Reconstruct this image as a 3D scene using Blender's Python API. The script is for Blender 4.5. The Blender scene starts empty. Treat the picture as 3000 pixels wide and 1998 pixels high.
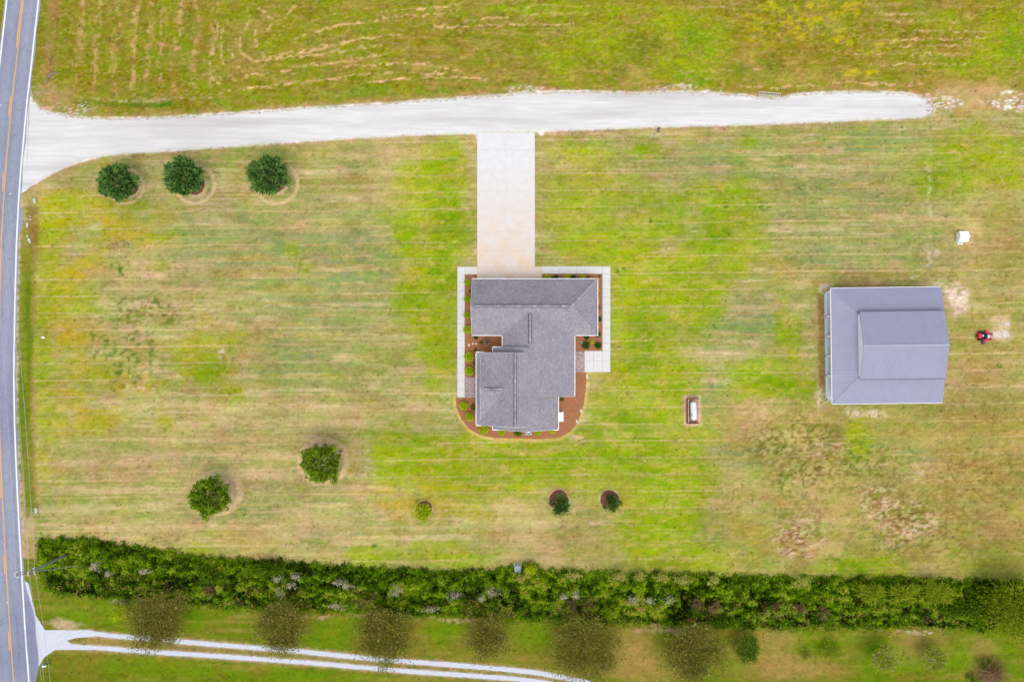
import bpy, bmesh, math, random
import numpy as np
from mathutils import Vector, Matrix

# ------------------------------------------------------------------ scene, camera, light
sc = bpy.context.scene
COL = sc.collection
H = 108.7                      # flying height of the camera, metres
F = 2000.0                     # focal length in photograph pixels (3000 wide)
cam_d = bpy.data.cameras.new("camera"); cam = bpy.data.objects.new("camera", cam_d); COL.objects.link(cam)
cam.location = (0, 0, H); cam.rotation_euler = (0, 0, 0)
cam_d.sensor_width = 36.0; cam_d.lens = 24.0; cam_d.clip_start = 1.0; cam_d.clip_end = 6000
sc.camera = cam

SUN_EL, SUN_AZ = math.radians(68), math.radians(168)     # azimuth clockwise from +Y (top of the picture)
world = bpy.data.worlds.new("World"); sc.world = world; world.use_nodes = True
wn = world.node_tree; bg = wn.nodes["Background"]
sky = wn.nodes.new("ShaderNodeTexSky"); sky.sky_type = 'NISHITA'; sky.sun_disc = False
sky.sun_elevation = SUN_EL; sky.sun_rotation = SUN_AZ
sky.air_density = 1.0; sky.dust_density = 4.0; sky.ozone_density = 1.0
hs = wn.nodes.new("ShaderNodeHueSaturation"); hs.inputs['Saturation'].default_value = 0.42   # thin cloud whitens the sky
wn.links.new(sky.outputs[0], hs.inputs['Color']); wn.links.new(hs.outputs[0], bg.inputs['Color'])
bg.inputs['Strength'].default_value = 0.15
sun_d = bpy.data.lights.new("sun", 'SUN'); sun = bpy.data.objects.new("sun", sun_d); COL.objects.link(sun)
sun_d.energy = 0.6; sun_d.angle = math.radians(80); sun_d.color = (1.0, 0.95, 0.88)
_d = Vector((math.sin(SUN_AZ)*math.cos(SUN_EL), math.cos(SUN_AZ)*math.cos(SUN_EL), math.sin(SUN_EL)))
sun.rotation_euler = _d.to_track_quat('Z', 'Y').to_euler(); sun.location = _d*150
sc.view_settings.view_transform = 'Standard'; sc.view_settings.look = 'None'
sc.view_settings.exposure = 0.72; sc.view_settings.gamma = 1.0; sc.view_settings.use_curve_mapping = False
sc.render.engine = 'CYCLES'

# ------------------------------------------------------------------ helpers
R = random.Random(11)
NR = np.random.RandomState(7)
def k_at(z): return (H - z) / F
def P(x, y, z=0.0):            # a surveyed photograph pixel at a known height -> metres
    k = k_at(z); return Vector(((x-1500)*k, (999-y)*k, z))
K = 1.5
def lin(c):
    c = c/255.0
    return c/12.92 if c <= 0.04045 else ((c+0.055)/1.055)**2.4
def C(r, g, b): return (lin(r)/K, lin(g)/K, lin(b)/K)

def empty(name, loc=(0, 0, 0), rz=0.0):
    o = bpy.data.objects.new(name, None); COL.objects.link(o); o.location = loc; o.rotation_euler = (0, 0, rz)
    o.empty_display_size = 0.2
    return o
def tag(o, label=None, cat=None, group=None, kind=None):
    if label: o["label"] = label
    if cat: o["category"] = cat
    if group: o["group"] = group
    if kind: o["kind"] = kind
    return o
def copy_tree(o, parent=None):
    c = o.copy(); COL.objects.link(c); c.parent = parent
    for ch in list(o.children): copy_tree(ch, c)
    return c

class MB:
    def __init__(s): s.v = []; s.f = []; s.t = []
    def add(s, vs, fs, tint=0.5):
        b = len(s.v); s.v += [tuple(v) for v in vs]; s.f += [tuple(i+b for i in f) for f in fs]
        s.t += [tint]*len(vs); return s
    def box(s, c, d, rz=0.0, tint=0.5, m=None):
        x, y, z = d[0]/2, d[1]/2, d[2]/2; cs, sn = math.cos(rz), math.sin(rz)
        vs = []
        for sz in (-1, 1):
            for sx, sy in ((-1, -1), (1, -1), (1, 1), (-1, 1)):
                px_, py_ = sx*x, sy*y
                vs.append(Vector((c[0]+px_*cs-py_*sn, c[1]+px_*sn+py_*cs, c[2]+sz*z)))
        if m is not None: vs = [m @ v for v in vs]
        return s.add(vs, [(3,2,1,0),(4,5,6,7),(0,1,5,4),(1,2,6,5),(2,3,7,6),(3,0,4,7)], tint)
    def bevbox(s, c, d, b, rz=0.0, tint=0.5):      # box with a chamfered top
        x, y, z = d[0]/2, d[1]/2, d[2]/2; cs, sn = math.cos(rz), math.sin(rz); vs = []
        for (zz, ins) in ((-z, 0), (z-b, 0), (z, b)):
            for sx, sy in ((-1,-1),(1,-1),(1,1),(-1,1)):
                a_, b_ = sx*(x-ins), sy*(y-ins); vs.append((c[0]+a_*cs-b_*sn, c[1]+a_*sn+b_*cs, c[2]+zz))
        fs = [(3,2,1,0),(8,9,10,11)]
        for L in (0, 4):
            for i in range(4): j = (i+1) % 4; fs.append((L+i, L+j, L+4+j, L+4+i))
        return s.add(vs, fs, tint)
    def tube(s, pts, rad, n=6, cap=True, tint=0.5):
        pts = [Vector(p) for p in pts]
        if not isinstance(rad, (list, tuple)): rad = [rad]*len(pts)
        vs = []; fs = []
        for i, p in enumerate(pts):
            t = (pts[min(i+1, len(pts)-1)] - pts[max(i-1, 0)]).normalized()
            a = Vector((0, 0, 1)) if abs(t.z) < 0.9 else Vector((1, 0, 0))
            u = t.cross(a).normalized(); w = t.cross(u)
            for j in range(n):
                q = 2*math.pi*j/n; vs.append(p + (u*math.cos(q) + w*math.sin(q))*rad[i])
        for i in range(len(pts)-1):
            for j in range(n):
                j2 = (j+1) % n; fs.append((i*n+j, i*n+j2, (i+1)*n+j2, (i+1)*n+j))
        if cap: fs.append(tuple(range(n-1, -1, -1))); fs.append(tuple((len(pts)-1)*n+j for j in range(n)))
        return s.add(vs, fs, tint)
    def lathe(s, prof, c=(0, 0, 0), n=16, m=None, tint=0.5):   # prof: (radius, z)
        vs = []; fs = []
        for r_, z_ in prof:
            for j in range(n):
                q = 2*math.pi*j/n; v = Vector((r_*math.cos(q), r_*math.sin(q), z_))
                if m is not None: v = m @ v
                vs.append(v + Vector(c))
        for i in range(len(prof)-1):
            for j in range(n):
                j2 = (j+1) % n; fs.append((i*n+j, i*n+j2, (i+1)*n+j2, (i+1)*n+j))
        fs.append(tuple(range(n-1, -1, -1))); fs.append(tuple((len(prof)-1)*n+j for j in range(n)))
        return s.add(vs, fs, tint)
    def prism(s, poly, z0, z1, tint=0.5):           # plan polygon (ccw) extruded
        n = len(poly); vs = [(p[0], p[1], z0) for p in poly] + [(p[0], p[1], z1) for p in poly]
        fs = [tuple(range(n-1, -1, -1)), tuple(range(n, 2*n))] + [(i, (i+1) % n, n+(i+1) % n, n+i) for i in range(n)]
        return s.add(vs, fs, tint)
    def build(s, name, mat, parent=None, smooth=False, loc=None):
        me = bpy.data.meshes.new(name); me.from_pydata([tuple(v) for v in s.v], [], s.f)
        at = me.attributes.new("tint", 'FLOAT', 'POINT'); at.data.foreach_set('value', np.array(s.t, dtype=np.float32))
        me.materials.append(mat); me.update()
        if smooth: me.polygons.foreach_set('use_smooth', np.ones(len(me.polygons), dtype=bool))
        o = bpy.data.objects.new(name, me); COL.objects.link(o)
        if parent: o.parent = parent
        if loc is not None: o.location = loc
        return o

def np_mesh(name, V, Q, mat, tint=None, parent=None, smooth=False):
    """fast mesh from numpy arrays: V (n,3), Q (m,k)"""
    me = bpy.data.meshes.new(name); n, (m, k) = len(V), Q.shape
    me.vertices.add(n); me.vertices.foreach_set('co', np.ascontiguousarray(V, dtype=np.float32).ravel())
    me.loops.add(m*k); me.loops.foreach_set('vertex_index', np.ascontiguousarray(Q, dtype=np.int32).ravel())
    me.polygons.add(m); me.polygons.foreach_set('loop_start', np.arange(0, m*k, k, dtype=np.int32))
    if tint is not None:
        at = me.attributes.new("tint", 'FLOAT', 'POINT'); at.data.foreach_set('value', np.ascontiguousarray(tint, dtype=np.float32))
    me.materials.append(mat); me.update(calc_edges=True); me.validate()
    if smooth: me.polygons.foreach_set('use_smooth', np.ones(m, dtype=bool))
    o = bpy.data.objects.new(name, me); COL.objects.link(o)
    if parent: o.parent = parent
    return o

# value noise in numpy
def _hash(i, j, seed):
    h = (i.astype(np.int64)*374761393 + j.astype(np.int64)*668265263 + seed*1442695041) & 0xffffffff
    h = ((h ^ (h >> 13))*1274126177) & 0xffffffff
    return ((h ^ (h >> 16)) & 0xffff) / 65535.0
def vn(x, y, seed=0):
    xi = np.floor(x); yi = np.floor(y); fx = x-xi; fy = y-yi
    fx = fx*fx*(3-2*fx); fy = fy*fy*(3-2*fy)
    a = _hash(xi, yi, seed); b = _hash(xi+1, yi, seed); c = _hash(xi, yi+1, seed); d = _hash(xi+1, yi+1, seed)
    return (a*(1-fx)+b*fx)*(1-fy) + (c*(1-fx)+d*fx)*fy
def fbm(x, y, seed=0, o=4):
    s = 0; a = 0.5; t = 0
    for i in range(o):
        s = s + a*vn(x*2**i, y*2**i, seed+i*17); t += a; a *= 0.55
    return s/t
def sm(a, b, x):
    t = np.clip((x-a)/(b-a), 0, 1); return t*t*(3-2*t)

# ------------------------------------------------------------------ materials
def mat_new(name, rough=0.8, spec=0.3):
    m = bpy.data.materials.new(name); m.use_nodes = True; nt = m.node_tree
    b = nt.nodes["Principled BSDF"]; b.inputs['Roughness'].default_value = rough
    b.inputs['Specular IOR Level'].default_value = spec
    return m, nt, b
def N(nt, t, **kw):
    n = nt.nodes.new(t)
    for k_, v in kw.items():
        if k_ in n.inputs: n.inputs[k_].default_value = v
        else: setattr(n, k_, v)
    return n
def ramp(nt, stops):
    r = nt.nodes.new("ShaderNodeValToRGB"); e = r.color_ramp.elements
    while len(e) > 1: e.remove(e[-1])
    e[0].position = stops[0][0]; e[0].color = (*stops[0][1], 1)
    for p, c in stops[1:]:
        n = e.new(p); n.color = (*c, 1)
    return r
def surf(name, c1, c2, scale=4.0, rough=0.85, bump=0.0, bscale=20.0, metal=0.0, spec=0.3, c3=None, s3=0.3, stretch=None):
    """two-tone noisy surface in object space, with optional large-scale stain colour"""
    m, nt, b = mat_new(name, rough, spec); L = nt.links.new
    tc = N(nt, "ShaderNodeTexCoord"); src = tc.outputs['Object']
    if stretch:
        mp = N(nt, "ShaderNodeMapping"); mp.inputs['Scale'].default_value = stretch; L(src, mp.inputs[0]); src = mp.outputs[0]
    n = N(nt, "ShaderNodeTexNoise", Scale=scale, Detail=6.0, Roughness=0.65); L(src, n.inputs['Vector'])
    r = ramp(nt, [(0.32, c1), (0.68, c2)]); L(n.outputs['Fac'], r.inputs[0]); out = r.outputs[0]
    if c3:
        n3 = N(nt, "ShaderNodeTexNoise", Scale=s3, Detail=5.0, Roughness=0.6); L(src, n3.inputs['Vector'])
        r3 = ramp(nt, [(0.45, (0, 0, 0)), (0.68, (1, 1, 1))]); L(n3.outputs['Fac'], r3.inputs[0])
        mx = N(nt, "ShaderNodeMixRGB"); L(r3.outputs[0], mx.inputs[0]); L(out, mx.inputs[1]); mx.inputs[2].default_value = (*c3, 1); out = mx.outputs[0]
    L(out, b.inputs['Base Color']); b.inputs['Metallic'].default_value = metal
    if bump:
        nb = N(nt, "ShaderNodeTexNoise", Scale=bscale, Detail=4.0); L(src, nb.inputs['Vector'])
        bp = N(nt, "ShaderNodeBump", Strength=bump, Distance=0.05); L(nb.outputs['Fac'], bp.inputs['Height']); L(bp.outputs[0], b.inputs['Normal'])
    return m
def tinted(name, stops, rough=0.7, trans=0.0, noise=0.25, nscale=6.0, spec=0.25):
    """colour ramp driven by the per-piece 'tint' attribute, with a little noise"""
    m, nt, b = mat_new(name, rough, spec); L = nt.links.new
    at = N(nt, "ShaderNodeAttribute"); at.attribute_name = "tint"
    tc = N(nt, "ShaderNodeTexCoord"); n = N(nt, "ShaderNodeTexNoise", Scale=nscale, Detail=3.0); L(tc.outputs['Object'], n.inputs['Vector'])
    ma = N(nt, "ShaderNodeMath", operation='MULTIPLY_ADD'); L(n.outputs['Fac'], ma.inputs[0]); ma.inputs[1].default_value = noise; 
    mb = N(nt, "ShaderNodeMath", operation='SUBTRACT'); L(at.outputs['Fac'], mb.inputs[0]); mb.inputs[1].default_value = noise*0.5
    L(mb.outputs[0], ma.inputs[2])
    r = ramp(nt, stops); L(ma.outputs[0], r.inputs[0]); L(r.outputs[0], b.inputs['Base Color'])
    if trans > 0:
        tr = N(nt, "ShaderNodeBsdfTranslucent"); L(r.outputs[0], tr.inputs['Color'])
        mx = N(nt, "ShaderNodeMixShader"); mx.inputs[0].default_value = trans
        L(b.outputs[0], mx.inputs[1]); L(tr.outputs[0], mx.inputs[2]); L(mx.outputs[0], nt.nodes["Material Output"].inputs['Surface'])
    return m

M = {}
M['white_paint'] = surf('white_paint', (0.78,0.79,0.81), (0.84,0.85,0.87), 3, 0.45)
M['white_wall'] = surf('white_siding', (0.80,0.80,0.78), (0.86,0.86,0.84), 2, 0.6)
M['concrete'] = surf('pale_concrete', C(216,216,217), C(230,230,230), 2.2, 0.9, 0.15, 30, c3=C(226,222,216), s3=0.7)
M['drive_concrete'] = surf('stained_drive_concrete', C(221,220,221), C(231,230,230), 1.1, 0.9, 0.1, 30)
def drive_stain(m, col_, y0, y1):
    nt = m.node_tree; L = nt.links.new; b = nt.nodes["Principled BSDF"]; src = b.inputs['Base Color'].links[0].from_socket
    tc = N(nt, "ShaderNodeTexCoord"); sp = N(nt, "ShaderNodeSeparateXYZ"); L(tc.outputs['Object'], sp.inputs[0])
    n = N(nt, "ShaderNodeTexNoise", Scale=0.45, Detail=6.0, Roughness=0.65); L(tc.outputs['Object'], n.inputs['Vector'])
    mr = N(nt, "ShaderNodeMapRange"); mr.inputs['From Min'].default_value = y0; mr.inputs['From Max'].default_value = y1; L(sp.outputs['Y'], mr.inputs['Value'])
    mu = N(nt, "ShaderNodeMath", operation='MULTIPLY'); L(mr.outputs[0], mu.inputs[0]); r = ramp(nt, [(0.3, (0.25, 0.25, 0.25)), (0.6, (1, 1, 1))]); L(n.outputs['Fac'], r.inputs[0]); L(r.outputs[0], mu.inputs[1])
    mx = N(nt, "ShaderNodeMixRGB"); L(mu.outputs[0], mx.inputs[0]); L(src, mx.inputs[1]); mx.inputs[2].default_value = (*col_, 1); L(mx.outputs[0], b.inputs['Base Color'])
drive_stain(M['drive_concrete'], C(230,204,178), 28.0, 11.0)
M['gravel'] = surf('white_gravel', C(216,215,213), C(235,234,233), 1.6, 0.95, 0.25, 14, c3=C(200,198,196), s3=0.22, stretch=(0.12,1.6,1))
def gravel_edges(m, soil):
    nt = m.node_tree; L = nt.links.new; b = nt.nodes["Principled BSDF"]; src = b.inputs['Base Color'].links[0].from_socket
    at = N(nt, "ShaderNodeAttribute"); at.attribute_name = "tint"
    tc = N(nt, "ShaderNodeTexCoord"); n = N(nt, "ShaderNodeTexNoise", Scale=1.7, Detail=6.0, Roughness=0.75); L(tc.outputs['Object'], n.inputs['Vector'])
    ad = N(nt, "ShaderNodeMath", operation='MULTIPLY_ADD'); L(at.outputs['Fac'], ad.inputs[0]); ad.inputs[1].default_value = 0.36; L(n.outputs['Fac'], ad.inputs[2])
    r = ramp(nt, [(0.78, (0, 0, 0)), (0.90, (1, 1, 1))]); L(ad.outputs[0], r.inputs[0])
    mx = N(nt, "ShaderNodeMixRGB"); L(r.outputs[0], mx.inputs[0]); L(src, mx.inputs[1]); mx.inputs[2].default_value = (*soil, 1); L(mx.outputs[0], b.inputs['Base Color'])
gravel_edges(M['gravel'], C(178,146,108))
M['gravel_grey'] = surf('grey_track_gravel', C(196,200,212), C(222,227,240), 3.5, 0.95, 0.25, 14)
gravel_edges(M['gravel_grey'], C(186,156,120))
M['asphalt'] = surf('worn_asphalt', C(142,147,168), C(162,166,184), 9, 0.9, 0.3, 40, c3=C(134,139,164), s3=0.15, stretch=(1,0.35,1))
def road_wear(m):
    nt = m.node_tree; L = nt.links.new; b = nt.nodes["Principled BSDF"]; src = b.inputs['Base Color'].links[0].from_socket
    at = N(nt, "ShaderNodeAttribute"); at.attribute_name = "tint"
    tc = N(nt, "ShaderNodeTexCoord"); v = N(nt, "ShaderNodeTexVoronoi", feature='DISTANCE_TO_EDGE', Scale=0.55); n = N(nt, "ShaderNodeTexNoise", Scale=1.2, Detail=5.0)
    L(tc.outputs['Object'], n.inputs['Vector']); ad = N(nt, "ShaderNodeMixRGB", blend_type='ADD'); ad.inputs[0].default_value = 0.55; L(tc.outputs['Object'], ad.inputs[1]); L(n.outputs['Color'], ad.inputs[2]); L(ad.outputs[0], v.inputs['Vector'])
    r = ramp(nt, [(0.0, (0.72, 0.72, 0.72)), (0.03, (1, 1, 1))]); L(v.outputs['Distance'], r.inputs[0])
    m1 = N(nt, "ShaderNodeMixRGB", blend_type='MULTIPLY'); m1.inputs[0].default_value = 0.8; L(src, m1.inputs[1]); L(r.outputs[0], m1.inputs[2])
    r2 = ramp(nt, [(0.0, (0.86, 0.86, 0.87)), (0.5, (1, 1, 1)), (1.0, (1.12, 1.12, 1.11))]); L(at.outputs['Fac'], r2.inputs[0])
    m2 = N(nt, "ShaderNodeMixRGB", blend_type='MULTIPLY'); m2.inputs[0].default_value = 1.0; L(m1.outputs[0], m2.inputs[1]); L(r2.outputs[0], m2.inputs[2]); L(m2.outputs[0], b.inputs['Base Color'])
road_wear(M['asphalt'])
M['line_white'] = surf('road_white_paint', C(232,234,242), C(246,246,250), 6, 0.7)
M['line_yellow'] = surf('road_yellow_paint', C(238,170,60), C(246,186,84), 6, 0.7)
M['mulch'] = surf('pine_mulch', C(142,92,60), C(190,130,92), 5, 0.95, 0.5, 16, c3=C(170,114,80), s3=0.8)
M['mulch_ring'] = surf('dark_red_mulch', C(120,72,56), C(152,100,80), 6, 0.95, 0.9, 16)
M['shingle'] = tinted('asphalt_shingle', [(0, C(128,125,135)), (0.5, C(154,150,159)), (0.85, C(170,165,172)), (1, C(188,183,188))], 0.95, 0, 0.55, 0.45, 0.15)
M['deck_dark'] = surf('dark_underlay', C(84,82,92), C(100,98,106), 3)
M['vent_dark'] = surf('ridge_vent_plastic', C(38,34,44), C(50,46,56), 3)
M['metal_roof'] = surf('lavender_metal_roof', C(158,159,186), C(166,167,192), 0.6, 0.45, metal=0.0, spec=0.4, c3=C(162,163,188), s3=0.15)
M['metal_rib'] = surf('lavender_metal_rib', C(134,136,166), C(144,146,174), 0.6, 0.45, spec=0.4)
M['dark_metal'] = surf('dark_painted_metal', C(40,34,44), C(58,50,58), 4, 0.5)
M['steel'] = surf('galvanised_steel', C(186,190,198), C(214,218,224), 5, 0.4, spec=0.5)
M['pole_wood'] = surf('weathered_pole_wood', C(118,126,126), C(146,154,156), 3, 0.9, stretch=(4,4,0.4))
M['arm_wood'] = surf('crossarm_wood', C(118,100,100), C(150,132,128), 5, 0.9)
M['fence_wood'] = tinted('brown_fence_wood', [(0, C(132,80,62)), (0.5, C(160,104,84)), (1, C(184,132,110))], 0.85, 0, 0.3, 5)
M['porcelain'] = surf('pale_insulator', C(210,214,226), C(236,238,246), 5, 0.25)
M['wire'] = surf('bare_wire', C(176,184,196), C(200,206,216), 5, 0.5)
M['tank'] = surf('white_tank_paint', C(222,234,246), C(236,244,252), 2, 0.35, spec=0.5)
M['tank_blue'] = surf('blue_lettering', C(96,104,170), C(120,126,190), 5, 0.5)
M['utility_green'] = surf('grey_green_enamel', C(134,152,156), C(152,168,170), 3, 0.5)
M['red_paint'] = surf('red_mower_paint', C(226,18,52), C(246,34,84), 4, 0.3, spec=0.5)
M['tyre'] = surf('black_rubber', C(14,14,24), C(32,32,44), 8, 0.8)
M['black'] = surf('black_plastic', C(22,22,36), C(44,46,64), 6, 0.5)
M['dark_blue'] = surf('dark_blue_plastic', C(52,58,92), C(72,78,112), 5, 0.5)
M['silver'] = surf('bright_metal', C(200,206,220), C(234,238,248), 6, 0.3, spec=0.6)
M['turquoise'] = surf('turquoise_glaze', C(20,140,180), C(60,180,205), 6, 0.3)
M['stone'] = surf('pale_stone', C(206,198,184), C(236,230,220), 7, 0.9, 0.4, 12)
M['debris'] = surf('broken_concrete', C(196,192,192), C(232,228,228), 7, 0.9, 0.4, 12)
M['paver'] = tinted('brick_paver', [(0, C(164,140,142)), (0.5, C(190,168,168)), (1, C(212,194,192))], 0.9, 0, 0.2, 6)
M['joint'] = surf('paver_joint', C(140,116,120), C(156,132,134), 6, 0.95)
M['bark'] = surf('grey_brown_bark', C(88,74,56), C(126,108,84), 6, 0.95, 0.5, 20, stretch=(3,3,0.6))
M['driftwood'] = surf('grey_dead_wood', C(120,110,106), C(164,150,140), 5, 0.95, 0.4, 20)
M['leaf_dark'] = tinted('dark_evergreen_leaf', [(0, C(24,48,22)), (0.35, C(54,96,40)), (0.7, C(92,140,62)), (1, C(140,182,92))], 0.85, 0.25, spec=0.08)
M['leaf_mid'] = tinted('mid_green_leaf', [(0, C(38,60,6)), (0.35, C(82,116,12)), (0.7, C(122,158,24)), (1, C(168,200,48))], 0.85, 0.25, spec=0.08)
M['leaf_lime'] = tinted('lime_leaf', [(0, C(140,164,12)), (0.45, C(200,220,26)), (0.8, C(226,238,48)), (1, C(246,248,110))], 0.85, 0.3, spec=0.08)
M['leaf_yellow'] = tinted('yellow_green_leaf', [(0, C(168,170,8)), (0.5, C(226,224,20)), (1, C(248,242,60))], 0.85, 0.3, spec=0.08)
M['leaf_oak'] = tinted('glossy_magnolia_leaf', [(0, C(34,60,22)), (0.5, C(76,118,36)), (0.9, C(120,160,50)), (1, C(170,184,84))], 0.4, 0.2)
M['leaf_brown'] = tinted('thin_autumn_leaf', [(0, C(104,94,38)), (0.5, C(146,138,56)), (0.82, C(160,164,58)), (0.95, C(192,200,58)), (1, C(214,212,140))], 0.85, 0.4, spec=0.08)
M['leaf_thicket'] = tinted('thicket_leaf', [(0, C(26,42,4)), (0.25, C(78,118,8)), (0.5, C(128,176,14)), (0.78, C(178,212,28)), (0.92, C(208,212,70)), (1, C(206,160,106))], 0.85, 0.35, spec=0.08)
M['leaf_olive'] = tinted('olive_blossom_leaf', [(0, C(140,146,50)), (0.5, C(198,198,92)), (1, C(232,226,140))], 0.85, 0.25, spec=0.08)
M['leaf_willow'] = tinted('willow_leaf', [(0, C(96,128,12)), (0.5, C(156,178,28)), (1, C(200,202,64))], 0.85, 0.3, spec=0.08)
M['blossom'] = tinted('white_blossom', [(0, C(150,156,96)), (0.45, C(206,200,160)), (1, C(252,242,222))], 0.8, 0.25)
M['dead_twig'] = tinted('dead_twig', [(0, C(104,76,48)), (0.5, C(156,122,82)), (1, C(198,166,120))], 0.9)
M['twig_grey'] = tinted('grey_twig', [(0, C(110,92,80)), (1, C(190,172,160))], 0.9)

# ------------------------------------------------------------------ survey lines (photograph pixels at ground level)
DRIVE_TOP = [(86,262),(96,292),(118,318),(160,332),(200,341),(300,350),(400,349),(500,345),(700,333),(900,319),(1100,307),(1300,293),(1467,281),(1540,274),(1700,270),(1850,276),(2000,271),(2180,281),(2215,288),(2295,290),(2320,282),(2400,274),(2550,272),(2660,276),(2690,284),(2715,296),(2735,312),(2738,322)]
DRIVE_BOT = [(62,566),(92,541),(127,520),(191,487),(250,467),(318,452),(400,445),(510,439),(764,420),(1019,403),(1274,391),(1389,388),(1580,382),(1750,376),(1911,370),(2100,365),(2293,359),(2548,348),(2700,342),(2720,339),(2738,326)]
LINE_R = [(-700,205),(-300,150),(0,113),(100,102),(200,91),(300,79),(400,70),(500,61),(600,54),(725,48),(900,43.5),(1100,40.5),(1250,43),(1400,49),(1553,56.5),(1700,65),(1858,74.5),(1998,85),(2300,108),(2700,142)]
THK_TOP = [(100,1600),(115,1581),(180,1580),(300,1591),(450,1611),(600,1638),(800,1646),(900,1655),(1000,1663),(1200,1672),(1400,1678),(1480,1668),(1510,1652),(1560,1656),(1600,1676),(1800,1678),(2000,1688),(2200,1690),(2400,1697),(2600,1697),(2800,1704),(3050,1710)]
THK_BOT = [(100,1640),(135,1725),(180,1738),(250,1744),(400,1757),(600,1772),(800,1782),(1000,1788),(1200,1798),(1400,1802),(1500,1812),(1700,1818),(1900,1826),(2100,1829),(2300,1838),(2500,1838),(2700,1832),(2800,1838),(3050,1850)]
TRK1 = [(120,1866),(180,1852),(250,1852),(330,1862),(460,1872),(600,1885),(750,1897),(860,1905),(1000,1920),(1150,1934),(1300,1945),(1450,1957),(1560,1968),(1640,1982),(1720,1998),(1850,2030)]
TRK2 = [(120,1894),(200,1893),(300,1898),(420,1907),(520,1914),(620,1920),(760,1930),(900,1940),(1050,1953),(1200,1966),(1350,1976),(1500,1987),(1600,1999),(1700,2018)]
def itp(pts, q, byx=True):
    a = np.array(pts, float)
    return np.interp(q, a[:, 0], a[:, 1])

# ------------------------------------------------------------------ ground sheet
def axis(lo, hi, step):
    core = np.arange(lo, hi+step*0.5, step); ext = [2, 5, 10, 20, 45, 100, 220, 500, 1200, 2600]
    return np.concatenate([lo-np.array(ext[::-1]), core, core[-1]+np.array(ext)])
xs = axis(-88, 88, 0.30); ys = axis(-60, 60, 0.17)
GX, GY = np.meshgrid(xs, ys); nx, ny = len(xs), len(ys)
gx = np.clip(GX*F/H + 1500, -400, 3400); gy = np.clip(999 - GY*F/H, -400, 2400)
wx = gx + 22*(fbm(gx/60, gy/40, 3)-0.5)*2 + 9*(fbm(gx/14, gy/12, 4, 3)-0.5)*2
wy = gy + 16*(fbm(gx/55, gy/35, 5)-0.5)*2 + 7*(fbm(gx/14, gy/11, 6, 3)-0.5)*2
def S(*c): return np.array(C(*c))
col = np.zeros(gx.shape+(3,))
def lay(c, w):
    global col
    w = np.clip(w, 0, 1)[..., None]; col = col*(1-w) + S(*c)*w
n_big = fbm(gx/260, gy/160, 21); n_mid = fbm(gx/70, gy/45, 22); n_str = fbm(gx/240, gy/13, 23, 4); n_fine = fbm(gx/9, gy/8, 24, 3); n_v = fbm(gx/16, gy/200, 29, 3)
def blob(cx, cy, rx, ry, soft=0.5, rag=0.5, warp=True):
    X_, Y_ = (wx, wy) if warp else (gx, gy)
    d = np.sqrt(((X_-cx)/rx)**2 + ((Y_-cy)/ry)**2) + rag*(n_mid-0.5)
    return 1 - sm(1-soft, 1+soft*0.6, d)
def line(pts, w, rag=3.0, seed=50):
    """soft band along a polyline (photograph pixels)"""
    d = np.full(gx.shape, 1e9); ox = rag*(fbm(gx/22, gy/22, seed, 2)-0.5)*2; oy = rag*(fbm(gx/17, gy/17, seed+5, 2)-0.5)*2
    X_, Y_ = gx+ox, gy+oy
    for (ax, ay), (bx, by) in zip(pts[:-1], pts[1:]):
        vx, vy = bx-ax, by-ay; t = np.clip(((X_-ax)*vx+(Y_-ay)*vy)/(vx*vx+vy*vy), 0, 1)
        d = np.minimum(d, np.hypot(X_-ax-t*vx, Y_-ay-t*vy))
    return 1 - sm(w*0.35, w, d)
dtop = itp(DRIVE_TOP, gx); dbot = itp(DRIVE_BOT, gx); lr = np.interp(gy, [p[0] for p in LINE_R], [p[1] for p in LINE_R])
ttop = itp(THK_TOP, gx); tbot = itp(THK_BOT, gx)

# --- yard: dry summer lawn, tan to sage
base = sm(0.3, 0.7, n_big*0.5+n_str*0.5)
lay((166,154,94), np.ones_like(gx))
lay((146,149,80), base)
lay((202,180,136), 0.7*sm(0.50, 0.66, n_str)); lay((214,190,154), 0.4*sm(0.54, 0.68, fbm(gx/150, gy/8, 26, 3)))
# greener, browner ground at the lower and upper right
zr = sm(1980, 2200, wx)*sm(1130, 1260, wy)
lay((158,150,72), 0.72*zr); lay((148,150,58), 0.6*zr*sm(0.45, 0.62, n_mid)); lay((150,122,66), 0.55*zr*sm(0.5, 0.64, fbm(gx/90, gy/60, 36))); lay((184,164,104), 0.5*zr*sm(0.5, 0.66, fbm(gx/110, gy/40, 37)))
lay((150,150,50), 0.6*blob(2890,470,160,110,0.7)); lay((166,138,84), 0.5*blob(2930,720,100,160,0.8)); lay((150,126,66), 0.55*blob(2500,800,260,40,0.8)); lay((150,162,44), 0.7*blob(2930,1630,130,70,0.8))
lay((142,150,72), 0.6*sm(0.50, 0.66, fbm(gx/90, gy/24, 31)))
lay((150,126,70), 0.5*sm(0.56, 0.70, fbm(gx/80, gy/40, 32)))
lay((170,152,54), 0.35*sm(0.56, 0.72, fbm(gx/60, gy/40, 33)))
# sage blue-green streaks
str2 = sm(0.38, 0.62, fbm(gx/170, gy/10, 35, 3))
for b_ in [(960,800,300,210),(900,1060,170,90),(1010,720,150,120),(700,720,260,110),(2440,600,210,130),(2120,470,260,70),(2550,430,220,80),(2060,1120,80,90),(2150,960,130,90),(2300,920,90,60),(700,1480,300,50),(1000,1560,140,50),(600,1330,200,40),(2700,700,120,90),(2200,1330,160,50),(2450,760,120,70),(2600,1330,130,60)]:
    lay((128,146,92), 0.85*blob(*b_, 0.7)*str2)
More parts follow.
